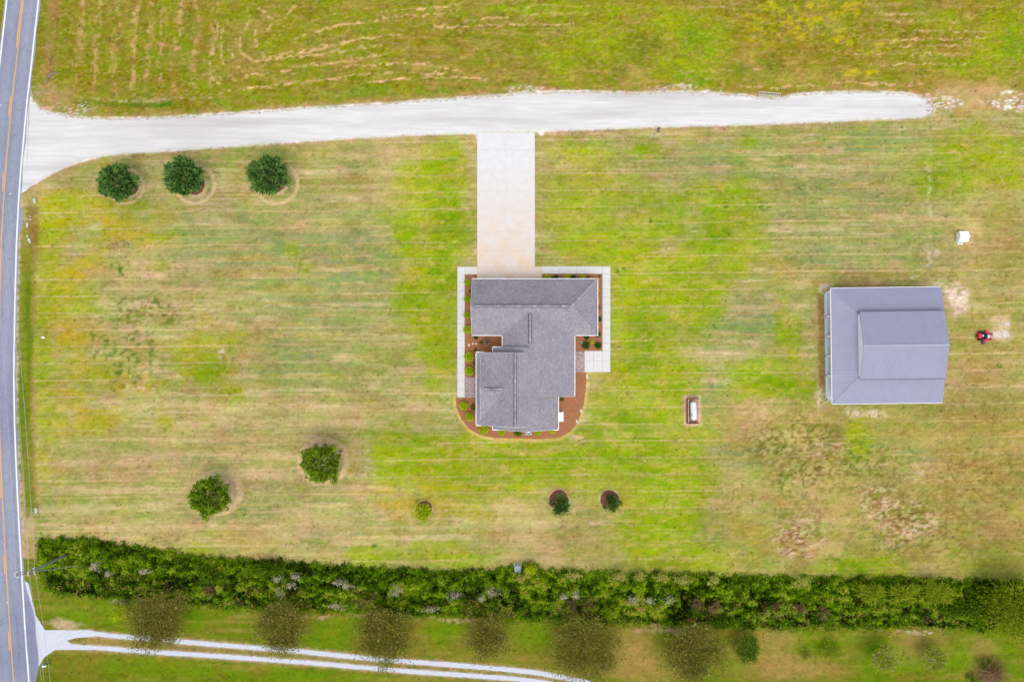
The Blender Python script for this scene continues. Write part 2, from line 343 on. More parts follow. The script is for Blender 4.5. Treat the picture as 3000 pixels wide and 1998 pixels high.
# tan, dried-out stretches
for b_ in [(560,1340,420,120),(850,1220,330,60),(420,1560,260,70),(900,1530,330,110),(720,1640,260,40),(1560,1600,220,90),(1150,500,70,150),(1500,1500,110,60),(2280,1210,160,120),(2850,640,90,130),(2820,760,160,80),(2420,1480,180,140),(2160,1390,120,60),(2100,1450,140,60),(430,800,180,90),(900,650,280,50),(2640,560,150,120),(1060,440,190,50)]:
    lay((198,172,120), 0.6*blob(*b_, 0.8)*sm(0.3, 0.65, n_str*0.6+n_fine*0.4))
for b_ in [(2930,1330,110,260),(2880,1150,160,120),(2700,1240,170,60),(2560,830,160,40),(2870,1000,140,110),(240,1620,220,30),(1700,1600,120,60),(2950,700,80,260),(2690,1450,230,190),(2950,1560,120,140)]:
    lay((156,132,72), 0.6*blob(*b_, 0.8)*sm(0.25, 0.6, n_mid))
# gold
for b_ in [(300,640,200,70),(180,830,90,120),(330,1120,170,60),(230,1230,130,60),(150,600,60,60),(400,700,120,40),(200,1020,110,80),(200,740,120,110),(270,1170,120,110),(180,950,110,100),(1180,1430,90,90),(1260,1440,110,40),(240,640,150,60),(1350,1500,140,40)]:
    lay((172,158,24), 0.7*blob(*b_, 0.75)*sm(0.3, 0.6, n_mid))
# lush green
greens = [(1500,1340,420,80),(1760,1380,300,90),(1150,1300,110,60),(1420,1420,200,50),(1880,1130,150,220),(1840,820,90,160),(1270,640,130,170),(1280,880,80,230),(2120,640,110,130),(2000,800,90,110),(1740,560,160,90),(1930,640,120,90),(1960,1550,130,130),(190,900,90,40),(230,870,70,30),(620,1090,70,50),(600,1020,90,50),(300,1110,80,40),(170,640,70,50),(300,600,120,40),(140,720,40,120),(130,1200,40,200),(1250,560,110,150),(1310,690,85,110),(1300,480,70,60),(1255,830,95,190),(1200,900,70,60),(1290,1010,50,150),(1170,1330,100,90),(1330,1340,190,80),(1560,1345,330,95),(1850,1400,220,110),(1900,1270,170,130),(1930,1110,120,150),(1870,900,85,230),(1960,830,110,100),(1830,700,120,80),(1700,700,100,90),(1660,620,90,60),(1900,1560,130,130),(2000,1640,170,60),(1980,1470,100,110),(2030,1380,60,120),(1700,450,120,40),(1880,440,80,20),(2170,600,90,80),(2150,690,90,70),(2080,560,90,40),(2070,720,90,40),(2140,770,60,50),(2060,860,80,60),(2010,900,110,90),(1900,760,170,30),
          (2240,1095,120,60),(2330,1010,26,90),(2260,1130,150,40),(2350,1130,50,60),(2510,1290,45,60),(2500,1270,30,40),(2480,1665,100,35),(2240,1700,180,20),(2600,1660,60,40),(2300,950,20,80),(600,1075,75,55),(560,1060,60,60),(690,1000,45,35),(690,1150,40,25),(210,590,70,35),(120,1000,40,200),(580,1625,70,45),(1100,1625,110,28),(1330,1640,140,32),(1280,1600,110,18),(1060,1650,40,18),(900,780,30,14),(490,1240,28,24),(460,780,40,20),(480,700,50,15),(170,850,60,40),(860,735,30,22),(2750,520,120,70),(2860,420,130,60),(2900,500,110,60),(2190,420,30,16),(1180,700,50,40)]
gn = 0.72+0.28*sm(0.3, 0.55, fbm(gx/60, gy/16, 41))
for i_, b_ in enumerate(greens):
    lay(((152,158,20), (150,160,30), (144,156,18))[i_ % 3] if b_[0] < 660 else ((140,159,14), (151,163,28), (130,154,8))[i_ % 3], (0.7 if b_[0] < 660 else 0.92)*blob(*b_, 0.6, 0.8)*gn)
for b_ in [(2170,600,60,50),(2110,690,60,30),(1900,1390,100,60),(1700,1350,120,50),(1990,1640,100,40),(1880,1000,50,120),(2010,1130,45,60),(1840,1240,110,60),(620,1075,40,35),(2490,1670,60,22),(1290,790,45,90),(1310,620,40,70),(2270,1130,60,30),(1200,1290,50,40),(1490,1330,60,30)]:
    lay((112,144,4), 0.75*blob(*b_, 0.7, 0.7)*gn)
for b_ in [(1700,620,120,50),(1620,560,60,130),(1850,640,120,30),(1900,1180,80,50),(1780,1420,120,50),(1240,430,90,25),(1600,430,60,30),(1980,1250,60,60)]:
    lay((168,166,70), 0.6*blob(*b_, 0.8)*sm(0.35, 0.6, n_str))
gsp = sm(0.0, 0.06, (col[..., 1]-col[..., 0]))
lay((174,166,86), 0.5*gsp*sm(0.5, 0.66, fbm(gx/46, gy/14, 45, 4))); lay((172,166,62), 0.4*gsp*sm(0.52, 0.64, fbm(gx/18, gy/12, 46, 3)))
# dark weed clumps
wd = sm(0.56, 0.62, fbm(gx/13, gy/13, 61, 3))
for b_ in [(455,890,46,34),(400,1020,90,110),(330,780,40,30),(330,1000,90,70),(400,900,70,40),(480,930,40,40),(380,1090,60,50),(2230,605,46,26),(2560,1330,90,60),(2330,1400,90,80),(2370,1270,110,50),(2450,1640,30,20),(2620,1540,130,110),(2480,1390,40,60)]:
    lay((92,116,34), 0.8*blob(*b_, 0.6)*wd)
for (cx_, cy_, r_) in [(450,880,16),(463,903,10),(350,785,9),(362,798,7),(1915,641,8),(2230,610,13),(2185,590,7),(1801,799,11),(1824,796,9),(1744,748,5),(1737,745,5),(2127,604,6),(1735,713,4),(2930,1068,8),(2460,1640,8),(2130,1625,6),(1085,1600,14)]:
    lay((72,112,20), 0.9*blob(cx_, cy_, r_, r_*0.85, 0.4, 0.6))
wd2 = sm(0.54, 0.62, fbm(gx/9, gy/8, 63, 3))
for b_ in [(2330,1260,120,60),(2360,1330,140,80),(2260,1300,90,60),(2420,1380,90,70),(2300,1420,60,60),(2560,1400,120,60),(2640,1560,170,90),(2860,1400,140,120),(2760,1560,120,80)]:
    lay((112,98,36), 0.6*blob(*b_, 0.7)*wd2)
# mowing lines
yy = gy + 0.0115*(gx-800) + 3.0*(fbm(gx/220, gy/300, 71, 2)-0.5)*2
ph = (yy-30) % 49.0; dl = np.minimum(ph, 49-ph)
ln_w = 1.5+1.9*fbm(gx/40, gy/40, 72, 2)
ln = (1-sm(ln_w*0.4, ln_w*1.25, dl))*sm(0.26, 0.52, fbm(gx/200, np.floor((yy-5)/49)*7.3, 73, 3))
lawn_zone = sm(-10, 12, gy-dbot)*sm(-6, 12, ttop-gy)*sm(30, 60, gx-lr)
greenness = sm(0.0, 0.12, (col[..., 1]-col[..., 0]))
lay((212,184,136), 0.6*ln*lawn_zone*(1-0.55*zr)*(1-0.6*greenness)*(0.5+0.5*sm(0.35, 0.6, n_big)))
ph4 = (yy-6) % 12.25; l4 = (1-sm(0.8, 3.2, np.minimum(ph4, 12.25-ph4)))*sm(0.42, 0.6, fbm(gx/110, yy/12.25, 75, 3)); lay((206,184,140), 0.15*l4*lawn_zone*(1-0.5*greenness)*(1-0.5*zr))
ph2 = (yy-14) % 49.0; band = sm(6, 14, ph2)*sm(6, 14, 49-ph2)
lay((128,140,64), 0.26*band*lawn_zone*sm(0.36, 0.56, n_str))
# rings mown round the trees
for (cx_, cy_, r_, w_) in [(368,546,52,7),(570,540,58,7),(810,538,62,8),(948,1352,66,14),(640,1443,62,14),]:
    d_ = np.hypot(gx-cx_, (gy-cy_)*1.05)+4*(n_mid-0.5)
    lay((212,184,140), 0.9*(1-sm(w_*0.4, w_, np.abs(d_-r_)))*sm(0.22, 0.45, n_fine*0.5+n_mid*0.5))
for (cx_, cy_, r_) in [(378,548,34),(575,545,34),(812,538,34),(942,1352,54),(634,1445,52),(1241,1492,25.5),(1637,1464,31),(1786,1462,30)]:
    lay((214,188,152), 0.9*(1-sm(r_-3, r_+3, np.hypot(gx-cx_, gy-cy_)+6*(n_fine-0.5))))  # tan bare ground; the two widest discs are lightened to offset crown shade
for (cx_, cy_, r_, w_) in [(1240,1502,48,10),(1640,1478,48,9),(1790,1470,44,9)]:
    lay((200,174,122), 0.5*(1-sm(w_*0.2, w_, np.abs(np.hypot(gx-cx_, gy-cy_)+9*(n_mid-0.5)-r_)))*sm(0.3, 0.6, n_mid)*sm(-30, 20, gy-cy_))
# halo of edging along the curved bed and the drive
lay((204,178,110), 0.75*line([(1332,1164),(1336,1196),(1349,1230),(1372,1259),(1406,1278),(1447,1287),(1522,1289),(1578,1290),(1642,1285),(1674,1268),(1692,1245),(1707,1211),(1714,1177),(1722,1121)], 7, 1))
lay((206,178,138), 0.9*(blob(1687,1281,27,8,0.25,0.2,False)))
lay((178,166,92), 0.45*line([(1385,1300),(1440,1320),(1600,1325),(1690,1300)], 14, 4))
# bare sand
fl = sm(0.51, 0.60, 0.55*fbm(gx/7, gy/5, 81, 2)+0.45*fbm(gx/26, gy/14, 82, 3))
for (b_, s_) in [((2430,1305,46,50),0.9),((2330,1590,60,46),1),((2300,1550,40,60),0.6),((2370,1530,50,70),0.7),((2640,1520,110,70),0.95),((2600,1460,70,50),0.7),((2700,1390,50,40),0.6),((2560,1470,60,60),0.6),((400,950,50,60),0.55),((430,900,60,40),0.6),((330,730,50,30),0.4),((380,1130,90,30),0.5),((500,920,60,20),0.4),((2060,1480,40,20),0.3),((690,1100,40,20),0.4)]:
    lay((134,100,58), 0.8*s_*blob(*b_, 0.8, 0.9)*sm(0.42, 0.58, fbm(gx/14, gy/9, 83, 3)))
    lay((220,192,160), 0.68*s_*blob(*b_, 0.75, 0.9)*fl)
for (b_, s_) in [((2408,1165,22,40),0.9),((2412,852,18,18),0.85),((2800,876,34,40),0.95),((2815,890,22,22),0.8),((2690,808,20,9),0.8),((2725,760,8,36),0.6),((2752,748,10,8),0.7),((2540,1215,60,16),0.55),((2490,1205,30,12),0.6),((650,1038,14,22),0.7),((1925,398,24,12),0.5),((2760,830,20,10),0.5),((2724,560,8,130),0.35),((2100,380,10,5),0.8)]:
    lay((226,206,182), s_*blob(*b_, 0.7, 0.9)*sm(0.32, 0.55, n_fine))
lay((150,118,72), 0.8*line([(2401,870),(2400,960),(2405,1040),(2408,1130)], 13, 4))
lay((196,158,112), 0.5*line([(2392,880),(2393,1000)], 6, 3))
# worn pad beside the mower
pad = (1-sm(26, 33, np.abs(wx-2935)))*(1-sm(30, 37, np.abs(wy-962)))
lay((204,176,146), 0.75*pad)
# bare frame round the tank
lay((206,178,146), 0.9*(1-sm(23, 29, np.abs(gx-2028)+5*(n_fine-0.5)))*(1-sm(42, 49, np.abs(gy-1203)+5*(n_fine-0.5))))
lay((178,142,108), 0.9*(1-sm(14, 17, np.abs(gx-2029)))*(1-sm(33, 37, np.abs(gy-1203))))

# --- hay field above the drive
fz = sm(-3, 3, dtop-gy+6*(n_fine-0.5))
def flay(c, w): lay(c, w*fz)
flay((138,128,40), np.ones_like(gx)); 
flay((130,138,28), 0.8*sm(0.4, 0.62, n_big)); flay((148,132,66), 0.7*sm(0.48, 0.66, n_mid)); flay((116,104,20), 0.5*sm(0.55, 0.7, fbm(gx/40, gy/30, 91)))
fs = fbm(gx/80, gy/7, 92, 3)
flay((166,142,80), 0.55*sm(0.52, 0.68, fs)*sm(600, 800, gx)); flay((112,112,14), 0.45*sm(0.54, 0.7, fbm(gx/60, gy/8, 93, 3))*sm(600, 800, gx))
left = 1-sm(560, 700, gx)
flay((112,124,24), 0.6*left*sm(0.4, 0.6, n_v)); flay((124,104,28), 0.5*left*sm(0.5, 0.68, fbm(gx/30, gy/60, 94)))
for i_, x_ in enumerate((236,283,338,393,435,474,522,571,624)):
    sx = x_ + (130-gy)*0.06 + 10*(fbm(gy/60, gx*0+i_, 95, 2)-0.5)
    flay((196,160,112), 0.75*(1-sm(2, 15, np.abs(gx-sx)))*sm(0.48, 0.62, fbm(gx/8, gy/13, 96+i_, 3))*(1-sm(230, 290, gy)))
wr = [[(640,70),(628,130),(612,180),(622,230),(650,255)],[(655,80),(648,150),(660,205),(690,240)],[(700,110),(705,150),(740,182),(1010,150),(1120,132)],[(745,90),(752,150),(790,170),(960,140)],[(672,150),(700,200),(720,225),(900,195),(1110,165)],[(640,272),(760,255),(900,238),(1100,215),(1300,215)],[(820,160),(960,136),(1080,112),(1180,98)],[(860,110),(1000,75),(1160,50),(1330,38)],[(860,20),(830,60),(830,70)],[(1120,35),(1250,25),(1340,15)],[(1360,62),(1500,50),(1600,40),(1740,42)],[(1480,30),(1580,18),(1730,22)],[(1270,80),(1480,74),(1680,70)],[(1080,240),(1250,225),(1460,235)],[(1000,198),(1180,186),(1350,205)],[(760,30),(800,60),(790,90)],[(725,20),(730,50),(715,90)],
      [(2020,25),(2120,22)],[(2560,40),(2720,44)],[(2600,60),(2800,66)],[(2680,90),(2900,95)],[(2560,120),(2900,110)],[(2500,155),(2960,165)],[(2540,190),(2880,188)],[(2440,240),(2560,246),(2700,250)],[(2160,250),(2260,258),(2400,250)],[(2640,135),(2880,136)],[(2000,210),(2240,205)]]
for i_, p_ in enumerate(wr):
    w_ = line(p_, 4.6, 7.5, 120+i_*3)
    flay((206,172,122), 0.95*w_*sm(0.34, 0.52, fbm(gx/9, gy/7, 200+i_, 2)))
for b_ in [(1650,190,75,60),(1960,60,90,60),(2020,190,110,80),(2090,120,60,90),(1760,110,90,50),(2950,110,110,90),(2880,190,120,40),(2750,60,60,40),(1700,30,180,20),(1500,30,120,14)]:
    flay((142,158,18), 0.8*blob(*b_, 0.7, 0.8)*gn)
for b_ in [(2040,120,50,60),(2030,230,60,22),(2970,140,40,70)]: flay((112,146,10), 0.7*blob(*b_, 0.7)*gn)
yl = sm(0.5, 0.62, fbm(gx/22, gy/10, 97, 3))
for b_ in [(2220,50,60,30),(2470,20,60,40),(2240,110,50,30),(2360,70,90,60),(2450,110,60,30),(2560,140,80,26),(2520,210,60,12),(2300,20,120,20)]: flay((186,176,6), 0.75*blob(*b_, 0.7)*yl)
for b_ in [(2330,30,220,60),(2420,130,140,50),(2700,110,160,40)]: flay((112,92,6), 0.5*blob(*b_, 0.8)*sm(0.5, 0.65, n_fine))
for b_ in [(2190,180,50,30),(2330,225,180,26),(1850,225,60,40),(2440,80,30,30)]: flay((170,150,78), 0.6*blob(*b_, 0.8))
for b_ in [(1880,140,60,50),(1820,215,30,30),(2260,190,40,24),(2170,205,40,24)]: flay((98,110,26), 0.6*blob(*b_, 0.7))
flay((104,140,34), 0.7*line([(640,292),(760,286),(900,276),(1100,268),(1300,268)], 22, 6)*sm(0.35, 0.6, n_mid))
flay((70,112,24), 0.85*line([(250,298),(320,307),(430,310),(520,305)], 9, 3)*sm(0.35, 0.5, n_mid))
flay((190,176,140), 0.5*line([(280,292),(380,298),(520,290),(620,287)], 7, 3)*sm(0.4, 0.6, n_fine))
flay((172,138,84), 0.75*(1-sm(4, 26, dtop-gy))*sm(0.3, 0.6, n_mid*0.5+n_fine*0.5))
# tracks of a tyre
flay((92,90,34), 0.6*line([(1300,120),(1340,82),(1390,56)], 5, 1)); flay((92,90,34), 0.6*line([(1340,110),(1370,90),(1430,78)], 5, 1)); flay((160,136,110), 0.7*line([(1358,70),(1385,58)], 5, 2)); flay((160,136,110), 0.7*line([(1402,82),(1428,79)], 5, 2))

# --- drive end, scattered gravel, edges
lay((198,168,118), 0.75*blob(2860,285,150,50,0.6)); lay((164,140,66), 0.5*blob(2800,240,120,22,0.7))
gfl = sm(0.50, 0.60, fbm(gx/6.0, gy/4.0, 85, 2))
for b_ in [(2735,305,50,30),(2785,302,30,14),(2940,302,60,12),(2970,312,60,10),(2960,275,40,7),(1560,266,70,16),(1790,272,40,10),(1960,262,70,12),(2060,272,60,10),(170,322,110,16),(110,268,30,20),(220,334,40,10)]:
    lay((232,226,220), 0.8*blob(*b_, 0.5)*gfl)
edge = np.minimum(np.abs(gy-dtop), np.abs(gy-dbot)); inx = sm(70, 100, gx)*(1-sm(2690, 2730, gx))
lay((178,146,104), 0.55*(1-sm(6, 26, edge))*inx*sm(0.3, 0.6, n_mid)); lay((226,222,216), 0.85*(1-sm(2, 9, edge+5*(n_fine-0.5)))*inx)
lay((176,142,104), 0.8*blob(150,290,70,50,0.6)*(1-sm(-2, 4, gy-dtop)))
lay((230,222,214), 0.8*blob(1590,388,12,8,0.5)); lay((226,220,212), 0.8*blob(1392,396,8,10,0.5))
# --- road verge
vd = gx-lr
ver = sm(4, 10, vd)*(1-sm(60, 90, vd))
lay((118,126,30), 0.8*ver*(1-sm(44, 64, vd))*sm(560, 760, gy)*(1-sm(1480, 1560, gy)))
lay((96,120,16), 0.7*ver*(1-sm(40, 52, vd))*sm(740, 860, gy)*(1-sm(1500, 1570, gy))*sm(0.3, 0.6, n_v))
lay((164,136,84), 0.6*(1-sm(5, 13, np.abs(vd-54)))*sm(600, 760, gy)*(1-sm(1440, 1560, gy))*sm(0.3, 0.6, n_mid))
lay((136,104,56), 0.8*(1-sm(8, 26, np.abs(gx-97-0.02*(gy-600))))*sm(585, 620, gy)*(1-sm(690, 780, gy)))
lay((150,116,72), 0.75*(1-sm(6, 30, np.abs(gx-(158-0.07*gy))))*(1-sm(220, 270, gy)))
lay((110,116,40), 0.6*(1-sm(6, 22, np.abs(vd-18)))*(1-sm(150, 260, gy)))
lay((94,84,74), 0.8*(1-sm(4, 11, np.abs(gx-150+0.04*gy)))*blob(150,160,14,34,0.5))
lay((196,162,122), 0.8*(1-sm(4, 14, np.abs(vd-9)))*sm(1350, 1450, gy)*(1-sm(1720, 1800, gy))*sm(0.25, 0.5, n_fine)); lay((204,174,140), 0.7*blob(85,1545,22,34,0.6))
lay((200,186,160), 0.7*(1-sm(3, 8, np.abs(vd-7)))*sm(0.4, 0.6, n_fine)*sm(560, 700, gy)*(1-sm(1500, 1600, gy)))

# --- litter under the thicket and the ground beyond it
bz = sm(-4, 4, gy-tbot+4)
def blay(c, w): lay(c, w*bz)
blay((118,122,40), np.ones_like(gx)); blay((98,126,20), 0.7*sm(0.42, 0.62, n_big)); blay((128,118,44), 0.7*sm(0.5, 0.66, n_mid)); blay((152,136,66), 0.5*sm(0.52, 0.7, n_str))
for b_ in [(260,1790,110,36),(560,1815,80,36),(800,1830,40,40),(980,1840,70,40),(1290,1850,60,50),(1560,1860,60,50),(2390,1880,130,40),(2560,1900,40,60),(2700,1930,200,40),(2880,1890,120,40),(460,1960,200,40),(900,1985,250,20)]: blay((104,138,18), 0.65*blob(*b_, 0.7)*gn)
for b_ in [(1850,1890,90,70),(1880,1960,140,30),(2250,1890,90,60),(2700,1880,80,60),(2300,1960,160,40),(1850,1930,40,50),(2880,1900,60,40),(2860,1970,40,30)]: blay((164,136,78), 0.65*blob(*b_, 0.75))
for b_ in [(1130,1800,90,8),(1330,1812,110,8),(1900,1838,60,8),(2640,1848,70,6),(2000,1845,120,6),(940,1803,60,7)]: blay((196,164,124), 0.7*blob(*b_, 0.6, 0.8)*sm(0.35, 0.55, n_fine))
blay((224,208,196), 0.9*blob(2700,1848,50,6,0.5)*gfl)
trk = np.minimum(np.abs(gy-itp(TRK1, gx)), np.abs(gy-itp(TRK2, gx)))
bt = sm(110, 180, gx)*(1-sm(1650, 1760, gx))
mid_ = (itp(TRK1, gx)+itp(TRK2, gx))/2
blay((156,136,86), 0.6*(1-sm(10, 24, np.abs(gy-mid_)))*bt); blay((186,150,108), 0.7*(1-sm(8, 20, trk))*bt*sm(0.3, 0.6, n_fine)); blay((206,204,206), 0.7*(1-sm(4, 11, trk+6*(n_fine-0.5)))*bt); blay((112,112,48), 0.7*(1-sm(3, 10, np.abs(gy-mid_)))*bt*sm(0.5, 0.62, n_fine))
blay((92,108,12), 0.6*sm(40, 80, gy-itp(TRK2, gx))*sm(0.35, 0.6, n_mid)*(1-sm(1500, 1700, gx)))
blay((198,170,136), 0.8*blob(180,1825,50,16,0.6)); blay((170,150,140), 0.6*blob(350,1760,30,10,0.5))
thk = sm(-3, 5, gy-ttop)*sm(-3, 5, tbot-gy)*sm(95, 118, gx)
lay((92,100,34), 0.9*thk)
lay((150,128,86), 0.55*(1-sm(0, 22, ttop-gy))*sm(0, 3, ttop-gy)*sm(110, 150, gx)*sm(0.3, 0.55, n_mid))
# outside the surveyed area everything settles to plain meadow
far = sm(86, 110, np.abs(GX))+sm(60, 84, np.abs(GY)); lay((138,134,56), far)
# beyond the road on the left
lay((120,130,30), 1-sm(-118, -102, vd))

# clumpy mottling of the turf
ma_ = fbm(gx/18, gy/12, 401, 4); mb_ = fbm(gx/7, gy/5, 402, 3); mc_ = fbm(gx/34, gy/26, 403, 4)
col *= (1+0.34*(ma_-0.5)+0.42*(mb_-0.5))[..., None]
col[..., 0] *= 1+0.34*(mc_-0.5); col[..., 2] *= 1+0.5*(mc_-0.5); col[..., 1] *= 1-0.10*(mc_-0.5)
bd_ = fbm(gx/130, gy/75, 421, 3)-0.5; be_ = fbm(gx/100, gy/65, 422, 3)-0.5
col *= (1+0.42*bd_*lawn_zone)[..., None]; col[..., 0] *= 1+0.30*be_*lawn_zone; col[..., 2] *= 1+0.45*be_*lawn_zone
dkm = sm(0.60, 0.72, fbm(gx/9, gy/7, 404, 3)); col *= (1-0.15*dkm)[..., None]
gr2 = sm(0.0, 0.06, (col[..., 1]-col[..., 0]))
lay((206,178,130), 0.30*sm(0.58, 0.74, fbm(gx/11, gy/7, 405, 3))*lawn_zone*(1-gr2))
lum_ = col.mean(-1, keepdims=True); col = np.clip(lum_+(col-lum_)*1.04, 0.004, 1)
fv = fz*(1-sm(2690, 2760, gx)*sm(230, 262, gy))
fm = fbm(gx/8, gy/6, 411, 3); fq = fbm(gx/26, gy/20, 412, 4)
col *= (1+fv*(0.7*(fm-0.5)))[..., None]
lay((150,118,54), 0.3*fv*sm(0.52, 0.68, fq)); lay((122,136,30), 0.5*fv*sm(0.54, 0.68, fbm(gx/30, gy/18, 413, 4))); lay((190,160,104), 0.4*fv*sm(0.60, 0.72, fbm(gx/10, gy/5, 414, 3)))
col *= (1.09+0.04*fv-0.03*bz)[..., None]
# relief: shallow roadside ditch and the ditch under the thicket
GZ = np.zeros_like(GX)
GZ -= 0.30*(1-sm(8, 24, np.abs(vd-36)))*sm(620, 720, gy)*(1-sm(1460, 1530, gy))
GZ -= 0.22*(1-sm(6, 22, np.abs(gx-(152-0.05*gy))))*(1-sm(180, 240, gy))
GZ -= 0.35*sm(0, 40, gy-ttop)*sm(0, 40, tbot-gy)*sm(120, 170, gx)
V = np.stack([GX, GY, GZ], -1).reshape(-1, 3)
ii = np.arange(nx*ny).reshape(ny, nx)
Q = np.stack([ii[:-1, :-1], ii[:-1, 1:], ii[1:, 1:], ii[1:, :-1]], -1).reshape(-1, 4)

mg, nt, b = mat_new('lawn_and_field', 1.0, 0.0); L = nt.links.new
at = N(nt, "ShaderNodeAttribute"); at.attribute_name = "turf"
tc = N(nt, "ShaderNodeTexCoord")
def gnoise(scale, detail=5.0, rough=0.65, stretch=None):
    n = N(nt, "ShaderNodeTexNoise", Scale=scale, Detail=detail, Roughness=rough); s_ = tc.outputs['Object']
    if stretch:
        mp = N(nt, "ShaderNodeMapping"); mp.inputs['Scale'].default_value = stretch; L(s_, mp.inputs[0]); s_ = mp.outputs[0]
    L(s_, n.inputs['Vector']); return n
n1 = gnoise(2.6, 7, 0.75); r1 = ramp(nt, [(0.25, (0.76, 0.76, 0.76)), (0.5, (1, 1, 1)), (0.75, (1.26, 1.25, 1.22))]); L(n1.outputs['Fac'], r1.inputs[0])
mu = N(nt, "ShaderNodeMixRGB", blend_type='MULTIPLY'); mu.inputs[0].default_value = 1; L(at.outputs['Color'], mu.inputs[1]); L(r1.outputs[0], mu.inputs[2])
n2 = gnoise(0.9, 6, 0.7, (0.5, 1.3, 1)); r2 = ramp(nt, [(0.5, (0, 0, 0)), (0.72, (0.5, 0.5, 0.5))]); L(n2.outputs['Fac'], r2.inputs[0])
hz = N(nt, "ShaderNodeHueSaturation", Hue=0.527, Saturation=0.98, Value=0.92); L(mu.outputs[0], hz.inputs['Color'])
mx = N(nt, "ShaderNodeMixRGB"); L(r2.outputs[0], mx.inputs[0]); L(mu.outputs[0], mx.inputs[1]); L(hz.outputs[0], mx.inputs[2])
n3 = gnoise(5.5, 4, 0.7); r3 = ramp(nt, [(0.60, (0, 0, 0)), (0.74, (0.45, 0.45, 0.45))]); L(n3.outputs['Fac'], r3.inputs[0])
dk = N(nt, "ShaderNodeHueSaturation", Saturation=1.1, Value=0.55); L(mx.outputs[0], dk.inputs['Color'])
mx2 = N(nt, "ShaderNodeMixRGB"); L(r3.outputs[0], mx2.inputs[0]); L(mx.outputs[0], mx2.inputs[1]); L(dk.outputs[0], mx2.inputs[2])
L(mx2.outputs[0], b.inputs['Base Color'])
nb = gnoise(7.0, 6, 0.75); bp = N(nt, "ShaderNodeBump", Strength=0.35, Distance=0.12); L(nb.outputs['Fac'], bp.inputs['Height']); L(bp.outputs[0], b.inputs['Normal'])
ground = np_mesh('ground', V, Q, mg, smooth=True)
ca = ground.data.color_attributes.new("turf", 'FLOAT_COLOR', 'POINT')
ca.data.foreach_set('color', np.concatenate([col.reshape(-1, 3), np.ones((nx*ny, 1))], 1).astype(np.float32).ravel())
tag(ground, kind='structure')
GROUND_Z = GZ
def _tufts(n=13000, blades=4):
    rs = np.random.RandomState(77); X = rs.uniform(-84, 84, n); Y = rs.uniform(-57, 57, n); x = X*F/H+1500; y = 999-Y*F/H
    ok = ~((x > 1325) & (x < 1795) & (y > 775) & (y < 1292)) & ~((x > 1390) & (x < 1575) & (y > 370) & (y < 800)) & ~((x > 2410) & (x < 2770) & (y > 830) & (y < 1190)) & ~((x > 1995) & (x < 2055) & (y > 1155) & (y < 1250))
    lr_ = np.interp(y, [q[0] for q in LINE_R], [q[1] for q in LINE_R]); ok &= (x > lr_+14) & ~((y > itp(DRIVE_TOP, x)-4) & (y < itp(DRIVE_BOT, x)+4) & (x < 2740)) & ~((x < 150) & (y > 250) & (y < 580))
    ok &= ~((y > itp(THK_TOP, x)) & (y < itp(THK_BOT, x)))
    ok &= ~((np.minimum(np.abs(y-itp(TRK1, x)), np.abs(y-itp(TRK2, x))) < 9) & (x < 1800)) & ~((x < 200) & (y > 1690))
    for (cx_, cy_, r_) in [(378,548,29),(572,544,29),(806,538,30),(1243,1490,25),(1637,1464,31),(1786,1463,30),(2935,965,36)]: ok &= np.hypot(x-cx_, y-cy_) > r_
    X, Y, x, y = X[ok], Y[ok], x[ok], y[ok]; n = len(X)
    keep = rs.rand(n) < 0.35+0.65*sm(0.45, 0.6, fbm(x/30, y/22, 78, 3)); X, Y = X[keep], Y[keep]; n = len(X)
    ix = np.clip(np.searchsorted(xs, X), 0, nx-1); iy = np.clip(np.searchsorted(ys, Y), 0, ny-1)
    c = col[iy, ix]*np.where(rs.rand(n) < 0.4, 0.66+0.28*rs.rand(n), 1.05+0.3*rs.rand(n))[:, None]; c[:, 0] *= 0.85+0.25*rs.rand(n); z = GZ[iy, ix]
    a = rs.rand(n, blades)*6.283; L_ = (0.10+0.16*rs.rand(n, blades)); w = 0.05+0.05*rs.rand(n, blades); h = 0.03+0.10*rs.rand(n, blades)
    dx, dy = np.cos(a), np.sin(a); b0 = np.stack([np.repeat(X[:, None], blades, 1), np.repeat(Y[:, None], blades, 1), np.repeat(z[:, None], blades, 1)+0.005], -1)
    m = b0+np.stack([dx*L_*0.6, dy*L_*0.6, h], -1); s = np.stack([-dy*w, dx*w, 0*w], -1); t = b0+np.stack([dx*L_, dy*L_, h*0.7], -1)
    V_ = np.stack([b0, m+s, t, m-s], 2).reshape(-1, 3); Q_ = np.arange(len(V_)).reshape(-1, 4)
    return V_, Q_, np.repeat(c, blades*4, 0)
V_, Q_, c_ = _tufts(); tm, tnt_, tb_ = mat_new('grass_tuft', 0.9, 0.1); ta_ = N(tnt_, "ShaderNodeAttribute"); ta_.attribute_name = "turf"; tnt_.links.new(ta_.outputs['Color'], tb_.inputs['Base Color'])
tuf = np_mesh('grass', V_, Q_, tm); ca = tuf.data.color_attributes.new("turf", 'FLOAT_COLOR', 'POINT'); ca.data.foreach_set('color', np.concatenate([c_, np.ones((len(c_), 1))], 1).astype(np.float32).ravel())
tag(tuf, 'scattered tufts of grass and weeds standing in the mown turf', 'grass', kind='stuff')
def ground_z(x, y):
    return float(GZ[min(max(np.searchsorted(ys, y), 0), ny-1), min(max(np.searchsorted(xs, x), 0), nx-1)])

